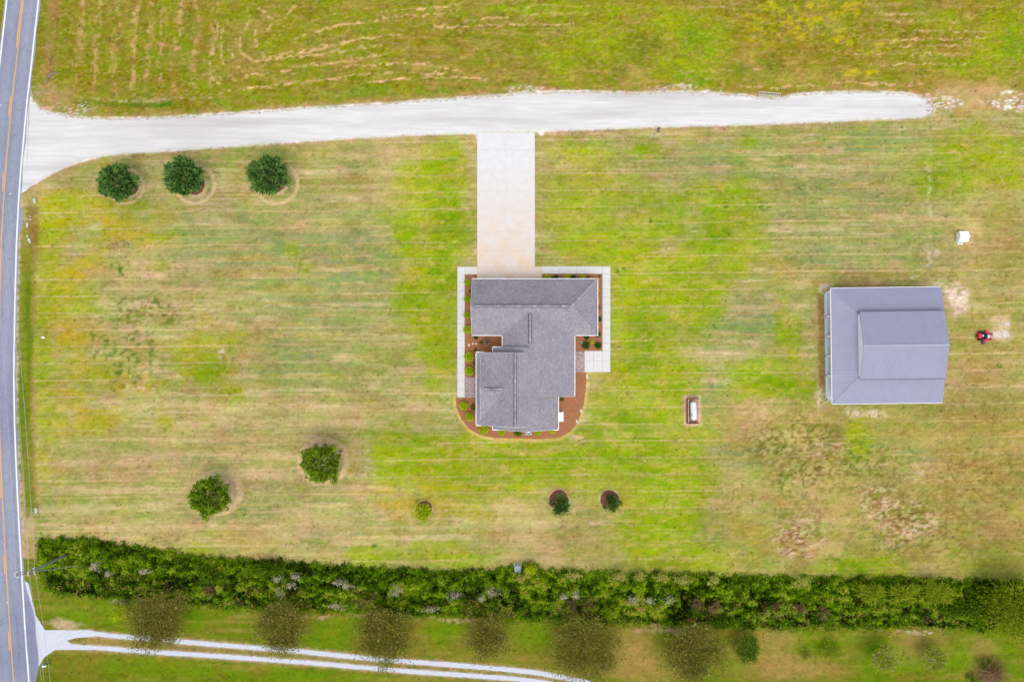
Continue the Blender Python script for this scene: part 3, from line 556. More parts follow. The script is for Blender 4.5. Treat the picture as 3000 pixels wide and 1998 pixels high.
# ------------------------------------------------------------------ road
def lrx(y): return float(np.interp(y, [p[0] for p in LINE_R], [p[1] for p in LINE_R]))
RS = list(np.arange(-680, 2680, 20))
def road_pts(off): return [P(lrx(y)+off, y) for y in RS]
def strip(a, b_, z, name, mat, parent=None, kind=None):
    m = MB(); n = len(a)
    vs = [(p.x, p.y, z) for p in a]+[(p.x, p.y, z) for p in b_]
    m.add(vs, [(i, n+i, n+i+1, i+1) for i in range(n-1)])
    o = m.build(name, mat, parent)
    if kind: tag(o, kind=kind)
    return o
LW = 46.5   # lane width in pixels
road_edge = [P(lrx(y)+6+1.5*math.sin(y*0.05)+(9 if 600 < y < 690 else 0)*math.sin((y-600)/90*math.pi)+max(0, min(1, (y-1690)/130))*26*(1 if y < 1960 else max(0, 1-(y-1960)/80)), y) for y in RS]
frac = [0, 0.04, 0.15, 0.24, 0.33, 0.42, 0.5, 0.58, 0.67, 0.76, 0.85, 0.96, 1.0]; tnt = [0.7, 0.6, 0.25, 0.62, 0.7, 0.25, 0.55, 0.25, 0.7, 0.62, 0.25, 0.6, 0.8]
rm_ = MB(); le = road_pts(-2*LW-6); nR = len(RS)
for f_, t_ in zip(frac, tnt):
    rm_.add([(a.x+(b_.x-a.x)*f_, a.y+(b_.y-a.y)*f_, 0.012) for a, b_ in zip(le, road_edge)], [], t_)
rm_.f = [(c*nR+i, (c+1)*nR+i, (c+1)*nR+i+1, c*nR+i+1) for c in range(len(frac)-1) for i in range(nR-1)]
road = rm_.build('road', M['asphalt']); tag(road, kind='structure')
strip(road_pts(-2.2), road_pts(2.2), 0.018, 'edge_line', M['line_white'], road)
strip([p for p in road_pts(-2*LW-2.2)], road_pts(-2*LW+2.2), 0.018, 'edge_line', M['line_white'], road)
strip(road_pts(-LW+0.6), road_pts(-LW+3.4), 0.018, 'centre_line', M['line_yellow'], road)
RS_all = RS
RS = list(np.arange(-680, 141, 20)); strip(road_pts(-LW-4.4), road_pts(-LW-1.6), 0.018, 'centre_line', M['line_yellow'], road)
for k_ in range(0, 11):
    y0 = 284+223.5*k_; RS = [y0, y0+19, y0+38, y0+56]
    strip(road_pts(-LW-4.4), road_pts(-LW-1.6), 0.018, 'lane_dash', M['line_yellow'], road)
RS = RS_all
for (x_, y_) in [(4,309),(31,568),(21,1764)]:      # little raised reflectors in the lanes
    p = P(x_, y_); MB().bevbox((p.x, p.y, 0.03), (0.22, 0.14, 0.03), 0.012).build('road_marker', M['line_white'], road)

# ------------------------------------------------------------------ gravel drives
def sheet(name, top, bot, z, mat, step=6, jag=3.0, seed=1, close=None):
    """a sheet between two edge lines with ragged margins"""
    x0, x1 = max(top[0][0], bot[0][0]), min(top[-1][0], bot[-1][0])
    q = np.arange(x0, x1+step*0.5, step); rr = np.random.RandomState(seed)
    yt = itp(top, q) + jag*(rr.rand(len(q))-0.5)*2 + jag*1.2*(fbm(q/30, q*0+seed, seed, 3)-0.5)*2
    yb = itp(bot, q) + jag*(rr.rand(len(q))-0.5)*2 + jag*1.2*(fbm(q/30, q*0+seed+9, seed+3, 3)-0.5)*2
    fr = [0, 0.05, 0.13, 0.3, 0.5, 0.7, 0.88, 0.96, 1.0]; tt_ = [1, 0.62, 0.22, 0, 0.12, 0, 0.1, 0.4, 0.7]; nn = len(fr); vs = []; fs = []; tn = []
    for j in range(nn):
        for i in range(len(q)):
            p = P(q[i], yt[i]+(yb[i]-yt[i])*fr[j]); vs.append((p.x, p.y, z)); tn.append(max(tt_[j], (q[i]-2640)/110*1.1))
    m_ = len(q)
    for j in range(nn-1):
        for i in range(m_-1): a = j*m_+i; fs.append((a+m_, a+m_+1, a+1, a))
    mb = MB().add(vs, fs, 0.0); mb.t = tn; return mb
gd = sheet('gravel_drive', DRIVE_TOP, [(86,546)]+DRIVE_BOT[2:], 0.008, M['gravel'], 4, 1.6, 5)
mouth = [P(lrx(y)+4, y) for y in (252,262,300,350,400,450,500,540,568)]+[P(x, y) for x, y in ((76,560),(92,541),(88,300),(87,262))]
gd.add([(p.x, p.y, 0.006) for p in mouth], [tuple(range(len(mouth)))], 0.0)
tag(gd.build('gravel_drive', M['gravel']), kind='structure')
def off(l, d): return [(x, y+d) for x, y in l]
t1 = sheet('', off(TRK1, -6.5), off(TRK1, 6.5), 0.008, M['gravel_grey'], 6, 1.0, 8); tr = t1.build('wheel_track', M['gravel_grey']); tag(tr, kind='structure')
t2 = sheet('', off(TRK2, -6), off(TRK2, 6), 0.008, M['gravel_grey'], 6, 1.0, 9); tr = t2.build('wheel_track', M['gravel_grey']); tag(tr, kind='structure')
ap = [P(x, y) for x, y in ((74,1700),(84,1710),(95,1760),(104,1800),(122,1830),(132,1845),(180,1845),(300,1852),(300,1862),(222,1868),(196,1876),(210,1886),(300,1893),(300,1902),(160,1903),(130,1925),(118,1945),(108,1960),(86,1960),(80,1850))]
ap_m = MB().add([(p.x, p.y, 0.005) for p in ap], [tuple(range(len(ap)-1, -1, -1))], 0.15); tag(ap_m.build('gravel_apron', M['gravel_grey']), kind='structure')

# ------------------------------------------------------------------ concrete drive, walks, patio
def hx(c): return 1300+c/2.7037
def hy(c): return 740+c/2.7037
drv = empty('driveway', P(1483, 600)); tag(drv, kind='structure')
def rect(m, x0, y0, x1, y1, z0, z1, gap=0.0, tint=0.5):
    a = P(x0, y0); b_ = P(x1, y1); m.bevbox(((a.x+b_.x)/2, (a.y+b_.y)/2, (z0+z1)/2), (abs(b_.x-a.x)-gap, abs(a.y-b_.y)-gap, z1-z0), 0.012, 0, tint); return m
def slab(parent, name, x0, y0, x1, y1, mat, z1=0.05, gap=0.02):
    o = rect(MB(), x0, y0, x1, y1, -0.05, z1, gap).build(name, mat)
    o.parent = parent; o.matrix_parent_inverse = Matrix.Translation(-Vector(parent.location)); return o
ye = [389, 440, 500, 560, 620, 680, 735, 782]
for i in range(7):
    for (xa, xb) in ((1398, 1482.5), (1482.5, 1567)):
        slab(drv, 'slab', xa, ye[i], xb, ye[i+1], M['drive_concrete'], 0.03, 0.006)
slab(drv, 'slab', 1398, 782, 1482.5, 832, M['drive_concrete'], 0.03, 0.006); slab(drv, 'slab', 1482.5, 782, 1588, 832, M['drive_concrete'], 0.03, 0.006)
walk = empty('west_walk', P(1350, 970)); tag(walk, kind='structure')
slab(walk, 'slab', 1340, 782, 1363, 804, M['concrete']); slab(walk, 'slab', 1363, 782, 1398, 804, M['concrete'])
yv = list(np.linspace(804, 1164, 16))
for a_, b_ in zip(yv[:-1], yv[1:]): slab(walk, 'slab', 1340, a_, 1361.5, b_, M['concrete'])
walk = empty('east_walk', P(1777, 900)); tag(walk, kind='structure')
xv = list(np.linspace(1588, 1765, 8))
for a_, b_ in zip(xv[:-1], xv[1:]): slab(walk, 'slab', a_, 781, b_, 802.5, M['concrete'])
yv = [781, 802.5]+list(np.linspace(802.5, 1028, 11))[1:]
for a_, b_ in zip(yv[:-1], yv[1:]): slab(walk, 'slab', 1765, a_, 1788, b_, M['concrete'])
patio = empty('patio', P(1750, 1059)); tag(patio, kind='structure')
for (xa, xb) in ((1712.5, 1739), (1739, 1765), (1765, 1788)):
    for (ya, yb) in ((1028, 1058), (1058, 1090)): slab(patio, 'slab', xa, ya, xb, yb, M['concrete'])
def paver_pad(name, x0, y0, x1, y1):
    base = rect(MB(), x0, y0, x1, y1, -0.05, 0.05).build(name, M['joint']); tag(base, kind='structure')
    a = P(x0, y0); b_ = P(x1, y1); m = MB(); w, h = 0.24, 0.155
    ny_ = int((a.y-b_.y)/h); nx_ = int((b_.x-a.x)/w)
    for j in range(ny_):
        for i in range(nx_):
            m.bevbox((a.x+(i+0.5)*w+0.02, b_.y+(j+0.5)*h+0.02, 0.062), (w-0.022, h-0.022, 0.03), 0.006, 0, R.random())
    tag(m.build('paver_bricks', M['paver'], base), kind='stuff')
paver_pad('west_paver_porch', 1363, 1105, 1412, 1165); paver_pad('east_paver_porch', 1672, 1028, 1712, 1090)
def bed(name, pts, mat=None, z=0.03):
    pts = [P(x, y) for x, y in pts]; m = MB()
    dense = []
    for i, p in enumerate(pts):
        q = pts[(i+1) % len(pts)]; n = max(1, int((q-p).length/0.35))
        for k_ in range(n): dense.append(p.lerp(q, k_/n)+Vector((R.uniform(-.035, .035), R.uniform(-.035, .035), 0)))
    area = sum(dense[i].x*dense[(i+1) % len(dense)].y-dense[(i+1) % len(dense)].x*dense[i].y for i in range(len(dense)))
    if area < 0: dense.reverse()
    bm = bmesh.new(); vs = [bm.verts.new((p.x, p.y, z)) for p in dense]; f = bm.faces.new(vs)
    bmesh.ops.triangulate(bm, faces=[f]); me = bpy.data.meshes.new(name); bm.to_mesh(me); bm.free(); me.materials.append(mat or M['mulch'])
    o = bpy.data.objects.new(name, me); COL.objects.link(o); tag(o, kind='structure'); return o
bed('mulch_bed', [(1361.5,804.5),(1398,804.5),(1398,832),(1420,832),(1420,970),(1500,975),(1500,1045),(1425,1045),(1425,1104.5),(1363,1104.5)])
bed('mulch_bed', [(1335,1165),(1338,1195),(1352,1228),(1374,1256),(1407,1274),(1448,1283),(1522,1284),(1577,1286),(1640,1281),(1670,1265),(1688,1243),(1703,1210),(1711,1176),(1718,1121),(1717,1091),(1640,1091),(1600,1160),(1600,1220),(1460,1220),(1440,1165)])
bed('mulch_bed', [(1588.5,803),(1764.5,803),(1764.5,1027.5),(1660,1027.5),(1660,960),(1720,960),(1720,840),(1588.5,840)])

# ------------------------------------------------------------------ house
EZ = 2.8; ke = k_at(EZ)
def hX(c): return (hx(c)-1500)*ke
def hY(c): return (999-hy(c))*ke
house = empty('house', (0.5, -2, 0)); tag(house, 'single-storey house with grey shingle hip and gable roofs at the end of the concrete driveway', 'house')
HP = Matrix.Translation(-Vector(house.location))
def hp(o, parent=None):
    o.parent = parent or house
    if parent is None: o.matrix_parent_inverse = HP
    return o
def clip(poly, conv):
    out = poly
    for i in range(len(conv)):
        a = conv[i]; b_ = conv[(i+1) % len(conv)]; ex, ey = b_[0]-a[0], b_[1]-a[1]
        inp = out; out = []
        if not inp: return []
        sd = [ex*(p[1]-a[1])-ey*(p[0]-a[0]) for p in inp]
        for j in range(len(inp)):
            p, q = inp[j], inp[(j+1) % len(inp)]; s0, s1 = sd[j], sd[(j+1) % len(inp)]
            if s0 >= 0: out.append(p)
            if (s0 >= 0) != (s1 >= 0):
                t = s0/(s0-s1); out.append((p[0]+(q[0]-p[0])*t, p[1]+(q[1]-p[1])*t))
    return out
def ccw(poly):
    a = sum(poly[i][0]*poly[(i+1) % len(poly)][1]-poly[(i+1) % len(poly)][0]*poly[i][1] for i in range(len(poly)))
    return poly if a > 0 else poly[::-1]
def roof_slope(polys, pl, down, lift=0.0):
    """polys: convex plan polygons sharing one plane pl=(a,b,c); down: plan direction of fall"""
    z = lambda p: EZ+pl[0]*p[0]+pl[1]*p[1]+pl[2]+lift
    deck = MB()
    for poly in polys:
        poly = ccw(poly); n = len(poly)
        vs = [(p[0], p[1], z(p)-0.03) for p in poly]+[(p[0], p[1], z(p)-0.19) for p in poly]
        deck.add(vs, [tuple(range(n)), tuple(range(2*n-1, n-1, -1))]+[(i, n+i, n+(i+1) % n, (i+1) % n) for i in range(n)])
    d = hp(deck.build('roof_slope', M['deck_dark']))
    sh = MB(); dx, dy = down; ux, uy = -dy, dx; slope = math.hypot(1, math.hypot(pl[0], pl[1])); row = 0.150/slope
    for poly in polys:
        poly = ccw(poly); us = [p[0]*ux+p[1]*uy for p in poly]; vs_ = [p[0]*dx+p[1]*dy for p in poly]
        v = math.floor(min(vs_)/row)*row; rn = 0
        while v < max(vs_):
            u = min(us)-R.random()*0.3
            while u < max(us):
                w = R.choice((0.12, 0.16, 0.22, 0.28)); q = [(u, v), (u+w, v), (u+w, v+row*1.06), (u, v+row*1.06)]
                q = ccw([(a*ux+b_*dx, a*uy+b_*dy) for a, b_ in q]); c = clip(q, poly)
                if len(c) >= 3:
                    pts = []
                    for p in c:
                        f = ((p[0]*dx+p[1]*dy)-v)/row
                        pts.append((p[0], p[1], z(p)-0.022+0.020*f))
                    t = 0.5+R.gauss(0, 0.15)+(0.12 if R.random() < 0.10 else 0)
                    sh.add(pts, [tuple(range(len(pts)))], min(1, max(0, t)))
                u += w
            v += row; rn += 1
    s_ = sh.build('shingles', M['shingle']); s_.parent = d; tag(s_, kind='stuff')
    return d
def plane(p0, grad):   # rise 0 at p0, gradient vector (plan)
    return (grad[0], grad[1], -(grad[0]*p0[0]+grad[1]*p0[1]))
# plan coordinates (metres)
wW, wE, wN, wS = hX(224), hX(1219), hY(210), hY(655)
PW = 0.74; wM = (wN+wS)/2; wh = (wN-wS)/2; wR = PW*wh
aW, mE, bW = hX(465), hX(1037), hX(258)
aR = (hx(683)-1500)*k_at(EZ+2.5); bR = (hx(567)-1500)*k_at(EZ+3.3)
cW, cE = hX(388), hX(908); cR = (cW+cE)/2
cN, cS, bN, bS, dS = hY(752), hY(1400), hY(792), hY(1365), hY(1137)
rB = 3.35; PM = rB/(mE-bR); rA = PM*(mE-aR); PA = rA/(aR-aW); PB = rB/(bR-bW); rC = PM*(mE-cR)-0.04; PC = rC/(cE-cR)
aN = wS+rA/PW
# front (garage) wing
roof_slope([[(wW, wN), (wE, wN), (wE-wh, wM), (wW, wM)]], plane((0, wN), (0, -PW)), (0, 1))
roof_slope([[(wE, wN), (wE, wS), (wE-wh, wM)]], plane((wE, 0), (-PW, 0)), (1, 0))
roof_slope([[(wW, wS), (aW, wS), (aR, aN), (aR, wM), (wW, wM)], [(aR, aN), (mE, wS), (wE, wS), (wE-wh, wM), (aR, wM)]], plane((0, wS), (0, PW)), (0, -1))
# middle block: west slope and long east slope
roof_slope([[(aW, wS), (aW, cN), (aR, cN), (aR, aN)]], plane((aW, 0), (PA, 0)), (-1, 0))
roof_slope([[(aR, aN), (aR, dS), (mE, dS), (mE, wS)], [(cR, cN), (aR, cN), (aR, dS), (cR, dS)], [(bR, bN), (cR, bN), (cR, bS), (bR, bS)]], plane((mE, 0), (-PM, 0)), (1, 0))
# rear gable block
roof_slope([[(cW, cN), (cW, cS), (cR, cS), (cR, cN)]], plane((cW, 0), (PC, 0)), (-1, 0))
roof_slope([[(cE, dS+0.3), (cE, cS), (cR, cS), (cR, dS+0.3)]], plane((cE, 0), (-PC, 0)), (1, 0))
# west block with the entry gable
gW = (hx(292)-1500)*k_at(EZ+0.8); gN, gS = hY(822), hY(1322); gM = (gN+gS)/2
r0 = PB*(gW-bW); gT = (hx(492)-1500)*k_at(EZ+2.4); rG = PB*(gT-bW); PG = (rG-r0)/((gN-gS)/2)
roof_slope([[(bW, bN), (bW, bS), (bR, bS), (bR, bN)]], plane((bW, 0), (PB, 0)), (-1, 0))
roof_slope([[(gW, gN), (gW, gM), (gT, gM)]], (0, -PG, r0+PG*gN), (0, 1), 0.03)
roof_slope([[(gW, gS), (gW, gM), (gT, gM)]], (0, PG, r0-PG*gS), (0, -1), 0.03)
# walls and gable infill
wl = MB()
def wbox(x0, x1, y0, y1, h=EZ-0.12): wl.prism([(x0, y0), (x1, y0), (x1, y1), (x0, y1)], 0, h)
i_ = 0.38
wbox(wW+i_, wE-i_, wS+i_, wN-i_); wbox(aW+i_, mE-i_, dS+0.3, wS+i_-0.01); wbox(cW+i_, cE-i_, cS+0.3, cN-0.3, EZ-0.121); wbox(bW+1.9, 0.0, bS+0.3, bN-0.3, EZ-0.122)
def gable_y(x0, x1, xr, y, t, h):   # triangular infill facing +-Y
    wl.add([(x0, y, EZ-0.12), (x1, y, EZ-0.12), (xr, y, EZ+h-0.22), (x0, y+t, EZ-0.12), (x1, y+t, EZ-0.12), (xr, y+t, EZ+h-0.22)], [(0,1,2),(5,4,3),(0,3,4,1),(1,4,5,2),(2,5,3,0)])
gable_y(cW+0.3, cE-0.3, cR, cS+0.3, 0.15, rC); gable_y(cW+0.3, cE-0.3, cR, cN-0.45, 0.15, rC)
wl.add([(bW+0.3, bS+0.3, EZ-0.12), (cR, bS+0.3, EZ-0.12), (cR, bS+0.3, EZ+PM*(mE-cR)-0.22), (bR, bS+0.3, EZ+rB-0.22)], [(0,1,2,3)])
wl.add([(bW+0.3, bN-0.3, EZ-0.12), (cR, bN-0.3, EZ-0.12), (cR, bN-0.3, EZ+PM*(mE-cR)-0.22), (bR, bN-0.3, EZ+rB-0.22)], [(3,2,1,0)])
wl.add([(wW+i_, wS+0.3, EZ-0.12), (wW+i_, wN-0.3, EZ-0.12), (wW+i_, wM, EZ+wR-0.22)], [(2,1,0)])
wl.add([(cR, dS+0.25, EZ-0.12), (mE-0.3, dS+0.25, EZ-0.12), (cR, dS+0.25, EZ+PM*(mE-cR)-0.22)], [(2,1,0)])
wl.add([(gW+0.25, gS+0.4, EZ+r0-0.2), (gW+0.25, gN-0.4, EZ+r0-0.2), (gW+0.25, gM, EZ+rG-0.25)], [(2,1,0)])
hp(wl.build('wall', M['white_wall']))
for (x_, y_) in [(bW+0.35, gN-0.5), (bW+0.35, gM+1.7), (bW+0.35, gM-1.7), (bW+0.35, gS+0.5)]:
    hp(MB().box((x_, y_, (EZ-0.15)/2), (0.28, 0.28, EZ-0.15)).build('porch_post', M['white_paint']))
# garage doors facing the drive
for x_ in (P(1440, 0).x, P(1530, 0).x):
    gd_ = hp(MB().box((x_, wN-i_+0.02, 1.15), (3.6, 0.08, 2.3)).build('garage_door', M['white_paint']))
    for z_ in (0.6, 1.15, 1.7):
        MB().box((x_, wN-i_+0.065, z_), (3.5, 0.02, 0.03)).build('panel_groove', M['steel'], gd_)
# gutters along eaves, white boards along the rakes
def gutter(a, b_, z=EZ-0.10):
    a = Vector((a[0], a[1], z)); b_ = Vector((b_[0], b_[1], z)); d = (b_-a); rz = math.atan2(d.y, d.x); m = MB()
    c = (a+b_)/2; m.box((c.x, c.y, c.z), (d.length, 0.085, 0.13), rz)
    hp(m.build('gutter', M['white_paint']))
o_ = 0.045
gutter((wW-0.02, wN+o_), (wE+0.12, wN+o_)); gutter((wE+o_, wN), (wE+o_, wS)); gutter((mE+0.12, wS-o_), (wE+0.12, wS-o_)); gutter((wW-0.02, wS-o_), (aW-0.12, wS-o_))
gutter((aW-o_, wS-0.12), (aW-o_, cN+0.02)); gutter((mE+o_, wS-0.14), (mE+o_, dS)); gutter((cE+o_, dS-0.05), (cE+o_, cS)); gutter((bW-o_, bN), (bW-o_, bS)); gutter((cW-o_, cN), (cW-o_, bN+0.07)); gutter((cW-o_, bS-0.07), (cW-o_, cS))
def rake(pts, w=0.03):
    m = MB()
    for a, b_ in zip(pts[:-1], pts[1:]):
        a = Vector(a)-Vector((0, 0, 0.07)); b_ = Vector(b_)-Vector((0, 0, 0.07)); d = b_-a; n = Vector((-d.y, d.x, 0)).normalized()*w/2
        m.add([a-n, b_-n, b_+n, a+n, a-n-Vector((0,0,.2)), b_-n-Vector((0,0,.2)), b_+n-Vector((0,0,.2)), a+n-Vector((0,0,.2))], [(0,1,2,3),(4,7,6,5),(0,4,5,1),(1,5,6,2),(2,6,7,3),(3,7,4,0)])
    hp(m.build('rake_board', M['white_paint']))
rake([(wW-0.03, wS, EZ), (wW-0.03, wM, EZ+wR), (wW-0.03, wN, EZ)])
rake([(bW, bS-0.03, EZ), (bR, bS-0.03, EZ+rB), (cR, bS-0.03, EZ+PM*(mE-cR))]); rake([(bW, bN+0.03, EZ), (bR, bN+0.03, EZ+rB), (cR, bN+0.03, EZ+PM*(mE-cR))])
rake([(cW, cS-0.03, EZ), (cR, cS-0.03, EZ+rC), (cE, cS-0.03, EZ)]); rake([(cW, cN+0.03, EZ), (cR, cN+0.03, EZ+rC)]); rake([(cE, dS-0.03, EZ+PM*(mE-cE)), (mE, dS-0.03, EZ)])
rake([(gW-0.03, gS, EZ+r0), (gW-0.03, gM, EZ+rG), (gW-0.03, gN, EZ+r0)])
for (x_, y_, sx_, sy_) in [(wW+0.02, wN+0.02, .0, .0)]: pass
def corner_return(x0, x1, y):  # short white return at the foot of a gable
    hp(MB().box(((x0+x1)/2, y, EZ-0.10), (abs(x1-x0), 0.12, 0.12)).build('eave_return', M['white_paint']))
corner_return(bW, hX(318), bN+0.09); corner_return(cW, hX(465), cN+0.10); corner_return(cW, hX(445), cS-0.09); corner_return(cE, hX(868), cS-0.09); corner_return(bW, hX(300), bS-0.09)
# ridge vents: dark baffle under a row of cap shingles
def vent(a, b_):
    a = Vector(a); b_ = Vector(b_); d = b_-a; rz = math.atan2(d.y, d.x); c = (a+b_)/2
    o = hp(MB().box((c.x, c.y, c.z+0.02), (d.length, 0.47, 0.07), rz).build('ridge_vent', M['vent_dark']))
    m = MB(); n = int(d.length/0.42)
    for i in range(n):
        p = a.lerp(b_, (i+0.5)/n); m.bevbox((p.x, p.y, p.z+0.075+0.006*(i % 2)), (d.length/n-0.015, 0.33, 0.05), 0.02, rz, min(1, max(0, R.gauss(0.58, 0.2))))
    s_ = m.build('cap_shingles', M['shingle']); s_.parent = o; tag(s_, kind='stuff')
vent((wW+0.5, wM, EZ+wR), (wE-wh-0.15, wM, EZ+wR)); vent((aR, aN-0.1, EZ+rA), (aR, cN+0.55, EZ+rA)); vent((bR, bN-0.05, EZ+rB), (bR, bS+0.35, EZ+rB)); vent((gW+0.65, gM, EZ+rG+0.02), (gT-0.6, gM, EZ+rG+0.02))
def hipcap(a, b_):
    a = Vector(a); b_ = Vector(b_); d = b_-a; n = int(d.length/0.28); m = MB(); rz = math.atan2(d.y, d.x)
    for i in range(n):
        p = a.lerp(b_, (i+0.5)/n); m.bevbox((p.x, p.y, p.z+0.006), (d.length/n*0.8, 0.26, 0.05), 0.02, rz, min(1, max(0, R.gauss(0.82, 0.16))))
    s_ = hp(m.build('hip_cap_shingles', M['shingle'])); tag(s_, kind='stuff')
hipcap((wE-wh, wM, EZ+wR), (wE, wN, EZ)); hipcap((wE-wh, wM, EZ+wR), (wE, wS, EZ))
# plumbing vents
def zM(x): return EZ+PM*(mE-x)
for (cx_, cy_, zf) in [(740, 462, None), (942, 533, None), (772, 1250, 'C')]:
    x_, y_ = hX(cx_), hY(cy_)
    z_ = EZ+PC*(cE-x_) if zf else min(EZ+PW*(y_-wS), 99)
    if cx_ == 942: z_ = EZ+PW*(y_-wS)
    v = hp(MB().tube([(x_, y_, z_-0.05), (x_, y_, z_+0.35)], 0.05, 8).build('vent_pipe', M['white_paint']))

# ------------------------------------------------------------------ barn
M['eave_shade'] = surf('dark_lavender_eave_shade', C(96,96,124), C(110,110,138), 1, 0.5)  # dark colour for the painted shade line along the upper eaves
def bp_(cx, cy, z): return P(2380+cx/3.734, 800+cy/3.734, z)
q1, q2, q3, q4 = bp_(197,168,2.5), bp_(1405,150,2.5), bp_(1428,1418,2.5), bp_(220,1432,2.5)
bc = (q1+q2+q3+q4)/4; bang = 0.5*(math.atan2((q2-q1).y, (q2-q1).x)+math.atan2((q3-q4).y, (q3-q4).x))
bw = ((q2-q1).length+(q3-q4).length)/4; bl = ((q1-q4).length+(q2-q3).length)/4
barn = empty('barn', (bc.x, bc.y, 0), bang); tag(barn, 'open-sided metal barn with lavender-grey ribbed roof on white posts', 'barn')
L0, U0, UR = 2.5, 3.95, 5.0
u1, u2, u3, u4 = bp_(515,425,U0), bp_(1445,412,U0), bp_(1460,1150,U0), bp_(527,1165,U0)
rot = Matrix.Rotation(-bang, 3, 'Z'); loc_ = lambda p: rot @ (Vector((p.x, p.y, 0))-Vector((bc.x, bc.y, 0)))
ul = [loc_(p) for p in (u1, u2, u3, u4)]
ux0 = (ul[0].x+ul[3].x)/2; ux1 = (ul[1].x+ul[2].x)/2; uy1 = (ul[0].y+ul[1].y)/2; uy0 = (ul[2].y+ul[3].y)/2; uym = (uy0+uy1)/2
LT = 0.62; gx0 = ux0+0.05; gy1 = uy1-0.34; gy0 = uy0+0.34     # wall lines of the raised middle
def metal(polys, fz, down, name='roof_slope'):
    m = MB(); rb = MB(); dx, dy = down; ax, ay = -dy, dx
    for poly in polys:
        poly = ccw(poly); n = len(poly); vs = [(p[0], p[1], fz(p)) for p in poly]+[(p[0], p[1], fz(p)-0.06) for p in poly]
        m.add(vs, [tuple(range(n)), tuple(range(2*n-1, n-1, -1))]+[(i, n+i, n+(i+1) % n, (i+1) % n) for i in range(n)])
        us = [p[0]*ax+p[1]*ay for p in poly]; vv = [p[0]*dx+p[1]*dy for p in poly]
        u = math.floor(min(us)/0.229)*0.229
        while u < max(us):
            for (o0, o1, h0, h1) in ((0, 0.022, 0.002, 0.032), (0.022, 0.052, 0.032, 0.032), (0.052, 0.074, 0.032, 0.002)):
                q = ccw([(a*ax+b_*dx, a*ay+b_*dy) for a, b_ in ((u+o0, min(vv)-1), (u+o1, min(vv)-1), (u+o1, max(vv)+1), (u+o0, max(vv)+1))])
                c = clip(q, poly)
                if len(c) >= 3:
                    rb.add([(p[0], p[1], fz(p)+h0+(h1-h0)*min(1, max(0, ((p[0]*ax+p[1]*ay)-u-o0)/(o1-o0)))) for p in c], [tuple(range(len(c)))])
            u += 0.229
    o = m.build(name, M['metal_roof'], barn); r_ = rb.build('ribs', M['metal_rib'], o); tag(r_, kind='stuff'); return o
lw = gx0+bw; lz = None
metal([[(-bw, -bl), (-bw, bl), (gx0, gy1), (gx0, gy0)]], lambda p: L0+(U0-LT-L0)*(p[0]+bw)/lw, (-1, 0))
metal([[(-bw, bl), (bw, bl), (bw, gy1), (gx0, gy1)]], lambda p: L0+(U0-LT-L0)*(bl-p[1])/(bl-gy1), (0, 1))
metal([[(-bw, -bl), (bw, -bl), (bw, gy0), (gx0, gy0)]], lambda p: L0+(U0-LT-L0)*(p[1]+bl)/(gy0+bl), (0, -1))
metal([[(ux0, uy1), (ux1, uy1), (ux1, uym), (ux0, uym)]], lambda p: U0+(UR-U0)*(uy1-p[1])/(uy1-uym), (0, 1))
metal([[(ux0, uy0), (ux1, uy0), (ux1, uym), (ux0, uym)]], lambda p: U0+(UR-U0)*(p[1]-uy0)/(uym-uy0), (0, -1))
m = MB(); m.tube([(ux0-0.02, uym, UR+0.0), (ux1+0.02, uym, UR+0.0)], 0.11, 6); m.build('ridge_cap', surf('pale_ridge_metal', C(184,184,208), C(192,192,214), 1, 0.4), barn)
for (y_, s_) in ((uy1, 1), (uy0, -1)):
    MB().box(((ux0+ux1)/2, y_+s_*0.03, U0-0.035), (ux1-ux0, 0.13, 0.09)).build('eave_shade_strip', M['eave_shade'], barn)  # dark strip stands in for the shadow line under each upper eave
for (a, b_) in (((-bw, bl, L0+0.01), (gx0, gy1, U0-LT+0.01)), ((-bw, -bl, L0+0.01), (gx0, gy0, U0-LT+0.01))):
    MB().tube([a, b_], 0.06, 6).build('hip_cap', M['metal_roof'], barn)
m = MB(); i_ = 0.1
m.prism([(gx0+0.0, gy0), (ux1-i_, gy0), (ux1-i_, gy1), (gx0+0.0, gy1)], 0.08, U0-0.02)
m.add([(gx0, gy0, U0-0.02), (gx0, gy1, U0-0.02), (gx0, uym, UR-0.07)], [(0, 2, 1)]); m.add([(ux1-i_, gy0, U0-0.02), (ux1-i_, gy1, U0-0.02), (ux1-i_, uym, UR-0.07)], [(0, 1, 2)])
m.build('wall', M['white_wall'], barn)
for (a, b_, r_) in (((-bw-0.03, -bl, L0-0.09), (-bw-0.03, bl, L0-0.09), 0), ((-bw, bl+0.03, L0-0.09), (bw, bl+0.03, L0-0.09), 1), ((-bw, -bl-0.03, L0-0.09), (bw, -bl-0.03, L0-0.09), 1)):
    c = ((a[0]+b_[0])/2, (a[1]+b_[1])/2, a[2]); ln_ = math.dist(a, b_)
    MB().box(c, (0.06, ln_, 0.2) if r_ == 0 else (ln_, 0.06, 0.2)).build('eave_trim', M['white_paint'], barn)
